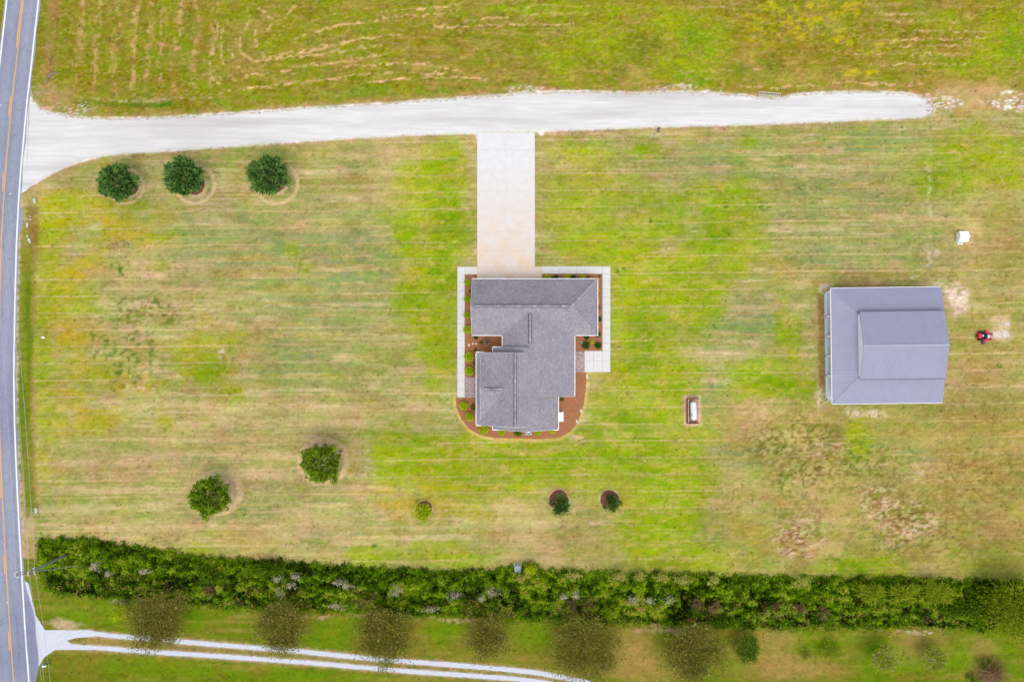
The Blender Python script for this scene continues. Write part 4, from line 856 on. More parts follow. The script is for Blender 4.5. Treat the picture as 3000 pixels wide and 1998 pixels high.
# slab and posts of the open west side
px_ = loc_(P(2421, 985)).x
MB().bevbox(((px_-0.16+gx0)/2, 0, 0.05), (gx0-px_+0.32, 2*bl-1.0, 0.1), 0.01).build('floor_slab', surf('barn_slab_concrete', (0.62,0.68,0.72), (0.78,0.84,0.87), 0.5, 0.9, 0.1, 20, c3=(0.66,0.72,0.75), s3=0.25), barn)
MB().box((px_-0.24, 0, 0.075), (0.06, 2*bl-0.9, 0.05)).build('slab_edge', M['white_paint'], barn)
for cy_ in (215, 478, 692, 907, 1120, 1385):
    lp = loc_(P(2421, 800+cy_/3.734)); o = MB().box((px_, lp.y, 0.1+(L0-0.1)/2), (0.30, 0.30, L0-0.12)).build('post', M['white_paint'], barn)
    MB().bevbox((px_-0.05, lp.y, 0.13), (0.36, 0.34, 0.08), 0.03).build('post_base', M['dark_metal'], o); MB().bevbox((px_+0.42, lp.y, 0.115), (0.6, 0.34, 0.05), 0.02).build('added_white_pad', M['white_paint'], o)  # white pad is added to catch light and make the post read bright
    MB().box((px_+0.5, lp.y, L0-0.10), (1.2, 0.22, 0.18)).build('brace', M['white_paint'], o)
MB().box((px_, 0, L0-0.12), (0.2, 2*bl-0.6, 0.22)).build('header_beam', M['white_paint'], barn)

# ------------------------------------------------------------------ foliage
def leaf_arrays(pos, ax, ln, wd, rs):
    n = len(pos); ax = ax/np.linalg.norm(ax, axis=1, keepdims=True)
    rv = rs.randn(n, 3)*0.65+np.array([0, 0, 0.9]); sd = np.cross(ax, rv); sd /= np.linalg.norm(sd, axis=1, keepdims=True)+1e-9
    ln = np.broadcast_to(ln, n)[:, None]; wd = np.broadcast_to(wd, n)[:, None]
    mid = pos+ax*ln*0.45; tip = pos+ax*ln; tip[:, 2] -= 0.12*ln[:, 0]
    V = np.stack([pos, mid+sd*wd, tip, mid-sd*wd], 1).reshape(-1, 3)
    return V, np.arange(4*n).reshape(n, 4)
def leaf_obj(name, pos, ax, ln, wd, tint, mat, rs, parent=None):
    V, Q = leaf_arrays(pos, ax, ln, wd, rs); return np_mesh(name, V, Q, mat, np.repeat(np.clip(tint, 0, 1), 4), parent)
def crown_pts(rs, n, rad, hgt, zc, clumps, spread=0.16, shell=(0.62, 1.0), low=-0.5):
    """leaf clusters spread through an uneven ellipsoid crown: positions, outward axes, clump brightness"""
    d = rs.randn(clumps*3, 3); d /= np.linalg.norm(d, axis=1, keepdims=True); d = d[d[:, 2] > low][:clumps]
    lump = 0.86+0.28*rs.rand(len(d)); rr = (shell[0]+(shell[1]-shell[0])*rs.rand(len(d))**0.6)*lump
    c = d*rr[:, None]; k_ = rs.randint(0, len(d), n); off_ = rs.randn(n, 3)*spread
    p = (c[k_]+off_)*np.array([rad, rad, hgt]); p[:, 2] += zc
    sx_, sy_ = rs.rand(2)*50; un = 0.80+0.42*vn(d[:, 0]*2.2+sx_, d[:, 1]*2.2+sy_+d[:, 2]*1.5, 5); p[:, :2] *= un[k_][:, None]
    ax = d[k_]+0.45*rs.randn(n, 3)+np.array([0, 0, 0.25]); t = rs.rand(len(d))
    return p, ax, t[k_], rr[k_]
def trunk_mesh(rs, h, r, limbs, lh, lr, name, mat, parent):
    m = MB(); pts = [(0, 0, -0.1)]+[(rs.uniform(-.06, .06)*i, rs.uniform(-.06, .06)*i, h*(i+1)/4) for i in range(4)]
    m.tube(pts, [r*1.25, r, r*0.85, r*0.7, r*0.5], 8)
    for i in range(limbs):
        a = 2*math.pi*i/limbs+rs.uniform(-.4, .4); z0 = h*rs.uniform(0.35, 0.95); e = lr*rs.uniform(0.6, 0.95)
        m.tube([(0, 0, z0), (math.cos(a)*e*0.45, math.sin(a)*e*0.45, z0+lh*0.35), (math.cos(a)*e, math.sin(a)*e, z0+lh*rs.uniform(0.5, 0.9))], [r*0.5, r*0.3, r*0.1], 5)
    return m.build(name, mat, parent)
def dense_tree(x, y, rpx, label, mat, seed, zc=3.2, leaves=9000, group=None, ln=0.42, wd=0.075, squash=0.95, cat='tree'):
    rs = np.random.RandomState(seed); b_ = P(x, y, zc); rad = rpx*k_at(zc); t = empty('shade_tree', (b_.x, b_.y, 0), rs.rand()*6); tag(t, label, cat, group)
    trunk_mesh(rs, zc*0.9, 0.14, 8, 0.8, rad*0.7, 'trunk', M['bark'], t)
    hg = min(rad*squash, zc-0.6); p, ax, tt, rr = crown_pts(rs, leaves, rad*0.92, hg*0.95, zc, 460, 0.065, (0.5, 1.02), -0.12)
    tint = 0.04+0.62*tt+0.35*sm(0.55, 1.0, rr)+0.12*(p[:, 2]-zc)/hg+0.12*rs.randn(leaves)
    leaf_obj('crown', p, ax, ln*(0.6+0.7*rs.rand(leaves)), wd*(0.7+0.6*rs.rand(leaves)), tint, mat, rs, t); return t
def mulch_ring(x, y, r, stem):
    c = P(x, y); rr = r*k_at(0); m = MB(); n = 40; vs = [(c.x, c.y, 0.07)]
    for k_, (f, z) in enumerate(((0.6, 0.06), (1.0, 0.012))):
        for j in range(n):
            a = 2*math.pi*j/n; q = rr*f*(1+0.03*math.sin(3*a+x)+R.uniform(-.015, .015)); vs.append((c.x+math.cos(a)*q, c.y+math.sin(a)*q, z))
    fs = [(0, 1+j, 1+(j+1) % n) for j in range(n)]+[(1+j, 1+n+j, 1+n+(j+1) % n, 1+(j+1) % n) for j in range(n)]
    m.add(vs, fs); tag(m.build('mulch_ring', M['mulch_ring']), kind='structure')
for (x, y, r) in [(378,548,27),(572,544,27),(806,538,28),(1243,1490,23),(1637,1464,29),(1786,1463,28)]: mulch_ring(x, y, r, None)
G1 = 'dark evergreen trees along the gravel drive'
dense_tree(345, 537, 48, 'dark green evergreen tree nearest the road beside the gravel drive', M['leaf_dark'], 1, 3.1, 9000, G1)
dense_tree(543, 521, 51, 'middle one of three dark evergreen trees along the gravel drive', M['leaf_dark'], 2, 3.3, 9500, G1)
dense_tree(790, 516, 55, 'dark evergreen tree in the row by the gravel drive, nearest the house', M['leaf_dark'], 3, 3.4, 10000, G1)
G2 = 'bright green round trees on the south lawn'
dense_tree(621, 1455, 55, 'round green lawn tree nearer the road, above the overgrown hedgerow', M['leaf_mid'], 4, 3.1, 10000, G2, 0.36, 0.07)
dense_tree(943, 1359, 56, 'round green lawn tree in a mown ring between road and house', M['leaf_mid'], 5, 3.1, 10000, G2, 0.36, 0.07)
def small_tree(x, y, rpx, label, mat, seed, zc, leaves, ln, wd, name='young_tree', clumps=40, spread=0.2):
    rs = np.random.RandomState(seed); b_ = P(x, y, zc); rad = rpx*k_at(zc); t = empty(name, (b_.x, b_.y, 0)); tag(t, label, 'tree')
    trunk_mesh(rs, zc*1.05, 0.05, 6, zc*0.5, rad*0.8, 'trunk', M['bark'], t)
    p, ax, tt, rr = crown_pts(rs, leaves, rad*0.94, min(rad, zc*0.8), zc, clumps, spread, (0.25, 1.0))
    leaf_obj('crown', p, ax, ln*(0.6+0.7*rs.rand(leaves)), wd*(0.7+0.6*rs.rand(leaves)), 0.2+0.5*tt+0.15*rs.randn(leaves), mat, rs, t); return t
small_tree(1239, 1500, 19, 'small lime green sapling in a mulch ring on the south lawn', M['leaf_lime'], 6, 1.1, 1900, 0.34, 0.07, 'young_tree', 60, 0.24)
small_tree(1641, 1480, 25, 'larger of two dark glossy young trees in mulch rings behind the house', M['leaf_oak'], 7, 1.6, 1500, 0.26, 0.10, 'young_tree', 34, 0.2)
small_tree(1791, 1471, 22, 'gappy dark young tree in the mulch ring farthest from the road', M['leaf_oak'], 8, 1.3, 1000, 0.26, 0.10, 'young_tree', 24, 0.2)

# shrubs round the house: three leaf-ball meshes per colour, shared
def ball_mesh(mat, seed, n=420, ln=0.2, wd=0.07, name='clipped_shrub'):
    rs = np.random.RandomState(seed); d = rs.randn(n, 3); d /= np.linalg.norm(d, axis=1, keepdims=True); d[:, 2] = np.abs(d[:, 2])*1.0-0.25*rs.rand(n)
    lum = 0.9+0.2*vn(d[:, 0]*3+9, d[:, 1]*3+9, seed)
    p = d*(0.72+0.2*rs.rand(n))[:, None]*lum[:, None]; p[:, 2] = p[:, 2]*0.85+0.55
    V, Q = leaf_arrays(p, d+0.5*rs.randn(n, 3), ln*(0.7+0.6*rs.rand(n)), wd*(0.8+0.5*rs.rand(n)), rs)
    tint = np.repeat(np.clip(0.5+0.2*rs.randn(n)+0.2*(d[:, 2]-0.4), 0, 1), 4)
    # a leafy inner body so that the ball reads as solid
    th = np.linspace(0, 2*np.pi, 12, endpoint=False); ring = []
    for z_, r_ in ((0.0, 0.45), (0.3, 0.68), (0.65, 0.7), (1.0, 0.48), (1.15, 0.15)): ring.append(np.stack([np.cos(th)*r_, np.sin(th)*r_, np.full(12, z_)], 1))
    B = np.concatenate(ring); off_ = len(V); q2 = []
    for a in range(4):
        for j in range(12): q2.append((off_+a*12+j, off_+a*12+(j+1) % 12, off_+(a+1)*12+(j+1) % 12, off_+(a+1)*12+j))
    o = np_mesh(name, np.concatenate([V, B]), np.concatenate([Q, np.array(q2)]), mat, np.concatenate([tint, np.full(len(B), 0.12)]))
    me = o.data; bpy.data.objects.remove(o); return me
BALL = {k_: [ball_mesh(M[m_], 30+i+10*j) for i in range(3)] for j, (k_, m_) in enumerate((('lime', 'leaf_lime'), ('yellow', 'leaf_yellow'), ('dark', 'leaf_dark'), ('green', 'leaf_mid'), ('olive', 'leaf_brown')))}
def shrub(cx, cy, r, kind, label, group, z=None, name='clipped_shrub'):
    rad = 1.08*r/2.7037*k_at(0.6); zc = rad*0.8; b_ = P(hx(cx), hy(cy), zc)
    o = bpy.data.objects.new(name, BALL[kind][R.randrange(3)]); COL.objects.link(o); o.location = (b_.x, b_.y, 0.03)
    o.scale = (rad, rad, rad*0.95); o.rotation_euler = (0, 0, R.random()*6.28); tag(o, label, 'shrub', group); return o
GW = 'round lime shrubs along the west walk'
for i, (cx, cy, r) in enumerate(((187,236,25),(185,368,25),(183,494,27),(188,610,32),(201,826,37),(201,938,36))):
    shrub(cx, cy, r, 'lime', ('lime green ball shrub nearest the driveway in the west walk bed', 'second ball shrub from the driveway along the west walk', 'third ball shrub from the driveway along the west walk', 'fourth ball shrub down the west walk, at the courtyard corner', 'big lime ball shrub just below the courtyard by the west walk', 'big lime ball shrub next to the west brick paver porch')[i], GW)
GS = 'round shrubs in the curved rear bed'
for (cx, cy, r, kd, lb) in ((158,1214,35,'lime','lime ball shrub at the outer edge of the curved bed below the paver porch'),(237,1228,25,'olive','dull brown-green shrub against the eave in the curved bed'),(202,1300,34,'lime','lower lime ball shrub in the left part of the curved bed'),(315,1404,37,'lime','large green ball shrub below the lower left roof corner'),(458,1414,34,'lime','ball shrub half under the rear eave, second from the left'),(590,1422,33,'green','darker ball shrub under the rear eave just left of the air conditioner'),(748,1418,31,'lime','ball shrub under the rear eave just right of the air conditioner'),(865,1412,28,'yellow','yellow ball shrub under the lower right roof corner')):
    shrub(cx, cy, r, kd, lb, GS)
GN = 'shrubs in the bed right of the driveway'
for (cx, cy, r, kd, lb) in ((818,196,26,'yellow','yellow shrub beside the driveway under the front eave'),(888,198,23,'dark','dark green shrub between the first two yellow front shrubs'),(975,196,26,'yellow','middle yellow shrub under the front eave'),(1030,198,21,'dark','dark green shrub between the second and third yellow front shrubs'),(1100,196,24,'yellow','yellow front shrub farthest from the driveway')):
    shrub(cx, cy, r, kd, lb, GN)
GE = 'shrubs in the east bed'
for (cx, cy, r, kd, lb) in ((1220,300,17,'yellow','yellow shrub peeking out under the upper east eave'),(1226,437,15,'olive','brownish shrub peeking out midway under the east eave'),(1230,527,21,'dark','dark green shrub peeking out under the lower east eave'),(1222,585,11,'yellow','tiny yellow shrub peeking out under the lower east eave'),(1221,648,23,'dark','dark green shrub at the lower right corner of the garage wing'),(1133,668,23,'dark','dark shrub tucked under the eave above the turquoise ornament'),(1176,709,16,'yellow','small yellow shrub in the middle of the east corner bed'),(1127,733,30,'dark','dark green ball shrub next to the turquoise ornament'),(1223,737,27,'dark','dark green ball shrub in the corner bed next to the patio walk')):
    shrub(cx, cy, r, kd, lb, GE)
GC = 'small plants in the courtyard bed'
for (cx, cy, r, kd, lb) in ((254,673,17,'dark','dark little shrub below the garage wing eave in the courtyard'),(250,772,14,'olive','small brown-green plant above the entry roof corner in the courtyard'),(241,880,15,'olive','small dull plant between two big lime balls and the wall'),(202,688,8,'yellow','tiny yellow plant left of the stepping stones'),(197,777,8,'lime','tiny lime plant just above the big lime ball shrub'),(935,1160,17,'olive','sparse dark plant in the mulch below the long east eave'),(214,308,15,'olive','dull plant against the wall between the first two west balls'),(1148,190,9,'olive','withered little plant right of the yellow front shrubs'),(1234,188,10,'olive','withered little plant at the upper right bed corner'),(295,712,14,'olive','low dull plant right of the stepping stones')):
    shrub(cx, cy, r, kd, lb, GC, name='bedding_plant')
def twig_tree(x, y, rpx, h, label, seed, n=240, mat='twig_grey', name='bare_shrub', cat='shrub', group=None, th=0.012):
    rs = np.random.RandomState(seed); b_ = P(x, y, h*0.6); rad = rpx*k_at(h*0.6); m = MB()
    m.tube([(0, 0, 0), (0, 0, h*0.4)], [0.05, 0.03], 6, tint=0.2)
    for i in range(n):
        a = rs.rand()*6.28; e = rad*rs.rand()**0.6; z1 = h*rs.uniform(0.5, 1.0); s_ = rs.uniform(0.1, 0.6)
        c = Vector((math.cos(a)*e, math.sin(a)*e, z1)); st = Vector((c.x*s_, c.y*s_, h*0.35+(z1-h*0.35)*s_*0.6)); j = Vector(rs.randn(3)*0.12*rad)
        m.tube([st, (st+c)/2+j, c], [th*1.4, th, th*0.5], 3, False, rs.rand())
    o = m.build(name, M[mat]); o.location = (b_.x, b_.y, 0.02); tag(o, label, cat, group); return o
twig_tree(hx(345), hy(702), 13, 1.5, 'pale leafless shrub in the shaded courtyard', 3, 160)

# ------------------------------------------------------------------ thin autumn trees along the lower lane
def thin_tree(x, y, rx, label, seed, leaves=6500, h=5.4, sparse=1.0, name='autumn_tree', mat='leaf_brown', grp='thin autumn trees along the two-track lane', gl=0.0):
    leaves = int(leaves*1.25); rs = np.random.RandomState(seed); zc = h*0.62; b_ = P(x, y, zc); rad = rx*1.06*k_at(zc); t = empty(name, (b_.x, b_.y, 0)); tag(t, label, 'tree', grp)
    m = MB(); m.tube([(0, 0, -0.1), (0.05, 0, h*0.2), (0.02, 0.05, h*0.36)], [0.17, 0.13, 0.1], 8, tint=0.2)
    ends = []
    for i in range(16):
        a = 2*math.pi*i/16+rs.uniform(-.2, .2); e = rad*rs.uniform(0.55, 0.95); z1 = zc+h*rs.uniform(-0.05, 0.33)*(1.2-e/rad)
        c = Vector((math.cos(a)*e, math.sin(a)*e, z1)); mid = Vector((c.x*0.4, c.y*0.4, h*0.36+(z1-h*0.36)*0.55))
        m.tube([(0, 0, h*0.3), mid, c], [0.08, 0.05, 0.02], 4, False, rs.rand()*0.6); 
        for k_ in range(20):
            s_ = rs.uniform(0.2, 1.0); q = mid.lerp(c, s_); d = Vector((rs.randn()*0.9, rs.randn()*0.9, rs.rand()*0.7))*rad*0.2
            m.tube([q, q+d*0.5+Vector(rs.randn(3)*0.05), q+d], [0.03, 0.02, 0.01], 3, False, 0.3+rs.rand()*0.7); ends.append(q+d)
    m.build('branches', M['dead_twig'] if gl == 0 else M['twig_grey'], t)
    E = np.array([tuple(e) for e in ends]); k_ = rs.randint(0, len(E), leaves); p = E[k_]+rs.randn(leaves, 3)*np.array([0.12, 0.12, 0.07])*rad
    rr = np.hypot(p[:, 0], p[:, 1])/rad
    tint = 0.5+0.2*rs.randn(leaves)+0.10*sm(0.4, 1.0, rr)+np.where(rs.rand(leaves) < 0.06, 0.5, 0)+gl
    leaf_obj('crown', p, rs.randn(leaves, 3)+np.array([0, 0, 0.3]), 0.24*(0.6+0.8*rs.rand(leaves)), 0.07*(0.7+0.6*rs.rand(leaves)), tint, M[mat], rs, t); return t
thin_tree(462, 1822, 86, 'thin brownish autumn tree nearest the road on the lane', 41, 9000)
thin_tree(826, 1838, 74, 'second thin brownish tree from the road, half over the lane', 42, 8000)
thin_tree(1124, 1860, 78, 'third thin brownish tree from the road along the lane', 43, 9500)
thin_tree(1425, 1868, 60, 'smaller fourth thin tree from the road, clear of the lane', 44, 5200)
thin_tree(1714, 1898, 92, 'fifth and widest thin brownish tree where the lane leaves the picture', 45, 11000)
thin_tree(2028, 1912, 88, 'thin brownish tree with pale flecks, farthest from the road', 46, 10000)
thin_tree(2590, 1930, 42, 'sparse yellow-green sapling on the rough grass at lower right', 47, 1500, 4.0, name='sapling', mat='leaf_willow', grp='saplings on the rough grass', gl=0.15)
thin_tree(2742, 1930, 36, 'sparser yellow-green sapling farther right on the rough grass', 48, 1200, 3.6, name='sapling', mat='leaf_willow', grp='saplings on the rough grass', gl=0.1)
small_tree(2188, 1898, 38, 'small dark green bushy tree right of the thin trees', M['leaf_mid'], 49, 1.9, 2600, 0.3, 0.06, 'bushy_tree', 60)
small_tree(2436, 1908, 30, 'low brown and green bush in the rough grass', M['leaf_willow'], 50, 0.9, 900, 0.26, 0.05, 'low_bush', 30, 0.22)
small_tree(2362, 1912, 15, 'tiny reddish scrub plant left of the low bush', M['leaf_brown'], 51, 0.5, 260, 0.2, 0.05, 'low_bush', 12, 0.25)
small_tree(355, 1794, 24, 'round lime bush at the left edge of the first thin tree', M['leaf_lime'], 52, 1.2, 1400, 0.22, 0.06, 'round_bush', 50)
tr_ = small_tree(2990, 1785, 78, 'big yellow-green tree at the right end of the hedgerow', M['leaf_willow'], 53, 4.6, 9000, 0.42, 0.08, 'hedgerow_tree', 90, 0.2)
tr_ = small_tree(2945, 1770, 40, 'dark tree beside the big tree at the right end of the hedgerow', M['leaf_mid'], 54, 2.6, 3000, 0.36, 0.07, 'hedgerow_tree', 60, 0.2)
twig_tree(2905, 1975, 62, 0.7, 'tangled pile of dead brush at the lower right', 55, 520, 'dead_twig', 'brush_pile', 'brush pile', th=0.018)
small_tree(2850, 1985, 16, 'green sprout at the left of the dead brush pile', M['leaf_mid'], 56, 0.5, 300, 0.24, 0.06, 'low_bush', 12, 0.25)
small_tree(2885, 1945, 18, 'green sprout on top of the dead brush pile', M['leaf_mid'], 57, 0.7, 300, 0.24, 0.06, 'low_bush', 12, 0.25)
small_tree(2610, 1852, 12, 'small yellow weed clump on the lane edge below the willows', M['leaf_yellow'], 58, 0.3, 200, 0.2, 0.05, 'low_bush', 10, 0.25)

# ------------------------------------------------------------------ overgrown hedgerow
rs = np.random.RandomState(70); n_ = 215000
hxp = 104+(3060-104)*rs.rand(n_); u_ = rs.rand(n_)
t0 = itp(THK_TOP, hxp); t1_ = itp(THK_BOT, hxp); 
raggedt = 15*(fbm(hxp/17, hxp*0, 300, 4)-0.5)*2+3*rs.randn(n_); raggedb = 17*(fbm(hxp/19, hxp*0, 301, 4)-0.5)*2+4*rs.randn(n_)
hyp = t0+raggedt+(t1_+raggedb-t0-raggedt)*u_
prof = np.clip(np.minimum(u_, 1-u_)/0.2, 0.12, 1)**0.7*np.clip((hxp-100)/30, 0, 1)
lump = fbm(hxp/26, hyp/22, 302, 3); cl = fbm(hxp/55, hyp/30, 303, 3); gap = sm(0.34, 0.5, fbm(hxp/17, hyp/14, 304, 3))
hh = prof*(0.3+1.5*sm(0.28, 0.72, lump))*(0.35+0.65*gap)
zz = hh*(0.25+0.75*rs.rand(n_)**0.35)+0.02
kk = (H-0.8)/F; X = (hxp-1500)*kk; Y = (999-hyp)*kk
zz -= 0.1
pos = np.stack([X, Y, zz], 1); axs = rs.randn(n_, 3)*np.array([0.8, 0.8, 0.4])+np.array([0, 0, 0.3])
row = (hyp-t0)/(t1_-t0)
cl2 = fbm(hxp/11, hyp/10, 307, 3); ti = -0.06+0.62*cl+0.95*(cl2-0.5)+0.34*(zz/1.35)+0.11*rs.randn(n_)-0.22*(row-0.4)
ti = ti+0.5*(fbm(hxp/120, hyp/60, 308, 2)-0.5)
brown = sm(0.54, 0.66, fbm(hxp/40, hyp/18, 305, 3))*sm(0.35, 0.6, row); ti = np.where(rs.rand(n_) < 0.32*brown, 0.98, ti)
ti = np.where((rs.rand(n_) < 0.02), 0.95, ti)
ti = np.where((hxp < 420) & (rs.rand(n_) < 0.35), ti*0.75, ti)
# low fringe of weeds feathering both margins
nf = 26000; fx = 104+(3060-104)*rs.rand(nf); side = rs.rand(nf) < 0.5; spr = np.abs(rs.randn(nf))*9
fy = np.where(side, itp(THK_TOP, fx)+6-spr, itp(THK_BOT, fx)-6+spr); keepf = fbm(fx/13, fy/9, 310, 3) > 0.46
fx, fy, spr = fx[keepf], fy[keepf], spr[keepf]; nf = len(fx)
pos = np.concatenate([pos, np.stack([(fx-1500)*H/F, (999-fy)*H/F, 0.02+0.25*rs.rand(nf)*np.clip(1-spr/20, 0.1, 1)], 1)]); axs = np.concatenate([axs, rs.randn(nf, 3)*np.array([0.8, 0.8, 0.3])+np.array([0, 0, 0.2])])
ti = np.concatenate([ti, 0.42+0.16*rs.randn(nf)]); n_ = n_+nf
kp = ~((np.abs(np.concatenate([hxp, fx])-1516) < 13) & (np.abs(np.concatenate([hyp, fy])-1660) < 17)); pos, axs, ti = pos[kp], axs[kp], ti[kp]; n_ = len(pos)
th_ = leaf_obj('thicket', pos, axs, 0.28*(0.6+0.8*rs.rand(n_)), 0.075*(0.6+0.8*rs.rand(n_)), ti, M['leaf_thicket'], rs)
tag(th_, 'overgrown green hedgerow thicket of vines and weeds along the ditch', 'hedge', kind='stuff')
ORD = ['first','second','third','fourth','fifth','sixth','seventh','eighth','ninth','tenth','eleventh','twelfth','thirteenth','fourteenth','fifteenth','sixteenth','seventeenth','eighteenth','nineteenth','twentieth']
def bush(x, y, rx, ry, top, mat, seed, leaves, ln, wd, name, label, grp, up=0.5, tb=0.5, twigs=0):
    rs = np.random.RandomState(seed); b_ = P(x, y, top); z0 = 0.0; t = empty(name, (b_.x, b_.y, 0)); tag(t, label, 'bush', grp)
    k_ = rs.randint(0, 26, leaves); cc = rs.randn(26, 2)*0.42; p2 = cc[k_]+rs.randn(leaves, 2)*0.2
    p = np.stack([p2[:, 0]*rx*k_at(top), p2[:, 1]*ry*k_at(top), top*(0.75+0.3*rs.rand(leaves))-0.25*(p2**2).sum(1)], 1)
    ax = np.concatenate([p2, np.zeros((leaves, 1))], 1)*0.8+rs.randn(leaves, 3)*0.5+np.array([0, 0, up])
    leaf_obj('foliage', p, ax, ln*(0.6+0.8*rs.rand(leaves)), wd*(0.7+0.6*rs.rand(leaves)), tb+0.28*rs.rand(26)[k_]-0.14+0.16*rs.randn(leaves), M[mat], rs, t)
    m = MB()
    for i in range(8):
        c = cc[i]; m.tube([(0, 0, 0), (c[0]*rx*k_at(top)*0.5, c[1]*ry*k_at(top)*0.5, top*0.5), (c[0]*rx*k_at(top), c[1]*ry*k_at(top), top*0.92)], [0.03, 0.02, 0.008], 4, False, 0.4)
    m.build('stems', M['dead_twig'], t); return t
wb = [(278,1659,22,16),(313,1684,10,9),(423,1675,20,10),(810,1700,14,10),(850,1716,13,11),(865,1691,22,12),(817,1740,18,13),(990,1708,18,10),(1014,1716,18,13),(984,1777,22,12),(1157,1733,22,17),(1259,1788,30,11),(1330,1745,26,16),(1410,1755,10,9),(1444,1740,26,15),(1651,1750,14,8),(1685,1747,14,13),(1855,1760,20,14),(1903,1762,18,9),(1960,1760,20,14)]
for i, (x, y, rx, ry) in enumerate(wb): bush(x, y, rx*0.9, ry*0.9, 2.1, 'blossom', 400+i, 190, 0.17, 0.05, 'flowering_bush', 'white-flowered bush in the hedgerow, %s of its kind from the road' % ORD[i], 'white-flowered bushes in the hedgerow', 0.5, 0.62)
ob = [(1525,1697,14,9),(1678,1688,20,12),(1821,1690,26,13),(1875,1692,14,10),(1940,1696,22,12),(2001,1701,20,13),(2093,1700,16,11),(2352,1703,26,16)]
for i, (x, y, rx, ry) in enumerate(ob): bush(x, y, rx, ry, 2.2, 'leaf_olive', 440+i, 420, 0.2, 0.07, 'olive_bush', 'pale olive-yellow bush on the lawn side of the hedgerow, %s from the road' % ORD[i], 'pale olive bushes in the hedgerow', 0.5, 0.5)
for i, (x, y, rx, ry) in enumerate([(2555,1742,38,24),(2648,1744,38,26),(2752,1738,46,26)]): bush(x, y, rx, ry, 2.9, 'leaf_willow', 460+i, 1500, 0.5, 0.05, 'willow_bush', ('feathery yellow-green willow bush, leftmost of three in the hedgerow', 'feathery yellow-green willow bush, middle of three in the hedgerow', 'feathery yellow-green willow bush, rightmost of three in the hedgerow')[i], 'willow bushes in the hedgerow', 0.15, 0.55)
for i, (x, y, rx, ry) in enumerate([(790,1672,60,22),(2820,1780,90,36),(2130,1828,40,16),(620,1690,40,20)]): bush(x, y, rx, ry, 2.0, 'leaf_mid', 470+i, 1500, 0.32, 0.09, 'dark_bush', ('dark blue-green vine mass on the upper left of the hedgerow', 'dark shaded bush mass right of the willows', 'dark low bush at the lower edge of the hedgerow', 'dark leafy bush in the hedgerow above the second thin tree')[i], 'dark bushes in the hedgerow', 0.4, 0.4)
bush(1556, 1670, 17, 14, 1.6, 'leaf_lime', 480, 700, 0.26, 0.08, 'lime_bush', 'bright lime bush right beside the grey-green utility box', None, 0.4, 0.45)
for i, (x, y, r) in enumerate([(610,1733,22),(1058,1764,18),(1672,1774,24),(1723,1778,22),(2042,1771,22),(2096,1778,24),(2285,1788,30),(2343,1788,26),(2410,1795,26)]):
    twig_tree(x, y, r, 1.9, 'tangle of dead tan canes in the hedgerow, %s from the road' % ORD[i], 500+i, 130, 'dead_twig', 'dead_canes', 'dead bush', 'dead cane tangles in the hedgerow', 0.022)

# ------------------------------------------------------------------ propane tank in its board enclosure
tk = P(2031.5, 1203, 0.8); tank = empty('propane_tank', (tk.x, tk.y, 0), math.radians(2.5)); tag(tank, 'white capsule-shaped gas tank inside a brown three-sided fence', 'tank')
rr_, hl = 0.50, 1.52; prof = []
for a in np.linspace(-90, 90, 15):
    a = math.radians(a); prof.append((max(0.01, rr_*math.cos(a)), (hl-0.42)*(1 if a > 0 else -1)+0.42*math.sin(a)))
mx_ = Matrix.Rotation(math.radians(90), 4, 'X'); MB().lathe(prof, (0, 0, 0.82), 24, mx_).build('vessel', M['tank'], tank, True)
MB().lathe([(0.2, 0), (0.2, 0.07), (0.17, 0.12), (0.05, 0.14)], (0.04, -0.02, 1.29), 16).build('valve_dome', M['tank'], tank)
m = MB(); m.lathe([(0.215, 0), (0.215, 0.02)], (0.04, -0.02, 1.295), 20); m.build('dome_gasket', M['steel'], tank)
MB().box((0, 0.55, 1.315), (0.5, 0.025, 0.015)).box((0, 0.36, 1.325), (0.03, 0.3, 0.02)).build('lifting_lug', M['steel'], tank)
for y_ in (-0.8, 0.8): MB().box((0, y_, 0.2), (0.7, 0.16, 0.4)).build('leg', M['tank'], tank)
def text(body, size, mat, name, mtx, parent):
    cu = bpy.data.curves.new(name, 'FONT'); cu.body = body; cu.size = size; cu.extrude = 0.003; cu.align_x = 'CENTER'
    tmp = bpy.data.objects.new(name, cu); COL.objects.link(tmp); bpy.context.view_layer.update()
    me = bpy.data.meshes.new_from_object(tmp.evaluated_get(bpy.context.evaluated_depsgraph_get())); bpy.data.objects.remove(tmp)
    me.materials.clear(); me.materials.append(mat); o = bpy.data.objects.new(name, me); COL.objects.link(o); o.parent = parent; o.matrix_basis = mtx; return o
# blurred blue lettering on the shoulder: small upright strokes, unreadable in the picture
m = MB()
for i, (y_, h_) in enumerate(((-0.35,0.10),(-0.44,0.16),(-0.53,0.14),(-0.60,0.2),(-0.69,0.22),(-0.78,0.18))):
    a = math.radians(128+2*(i % 2)); m.box((math.cos(a)*0.505, y_, 0.82+math.sin(a)*0.505), (h_, 0.045, 0.012), 0, 0.5)
m.build('lettering_patch', M['tank_blue'], tank)

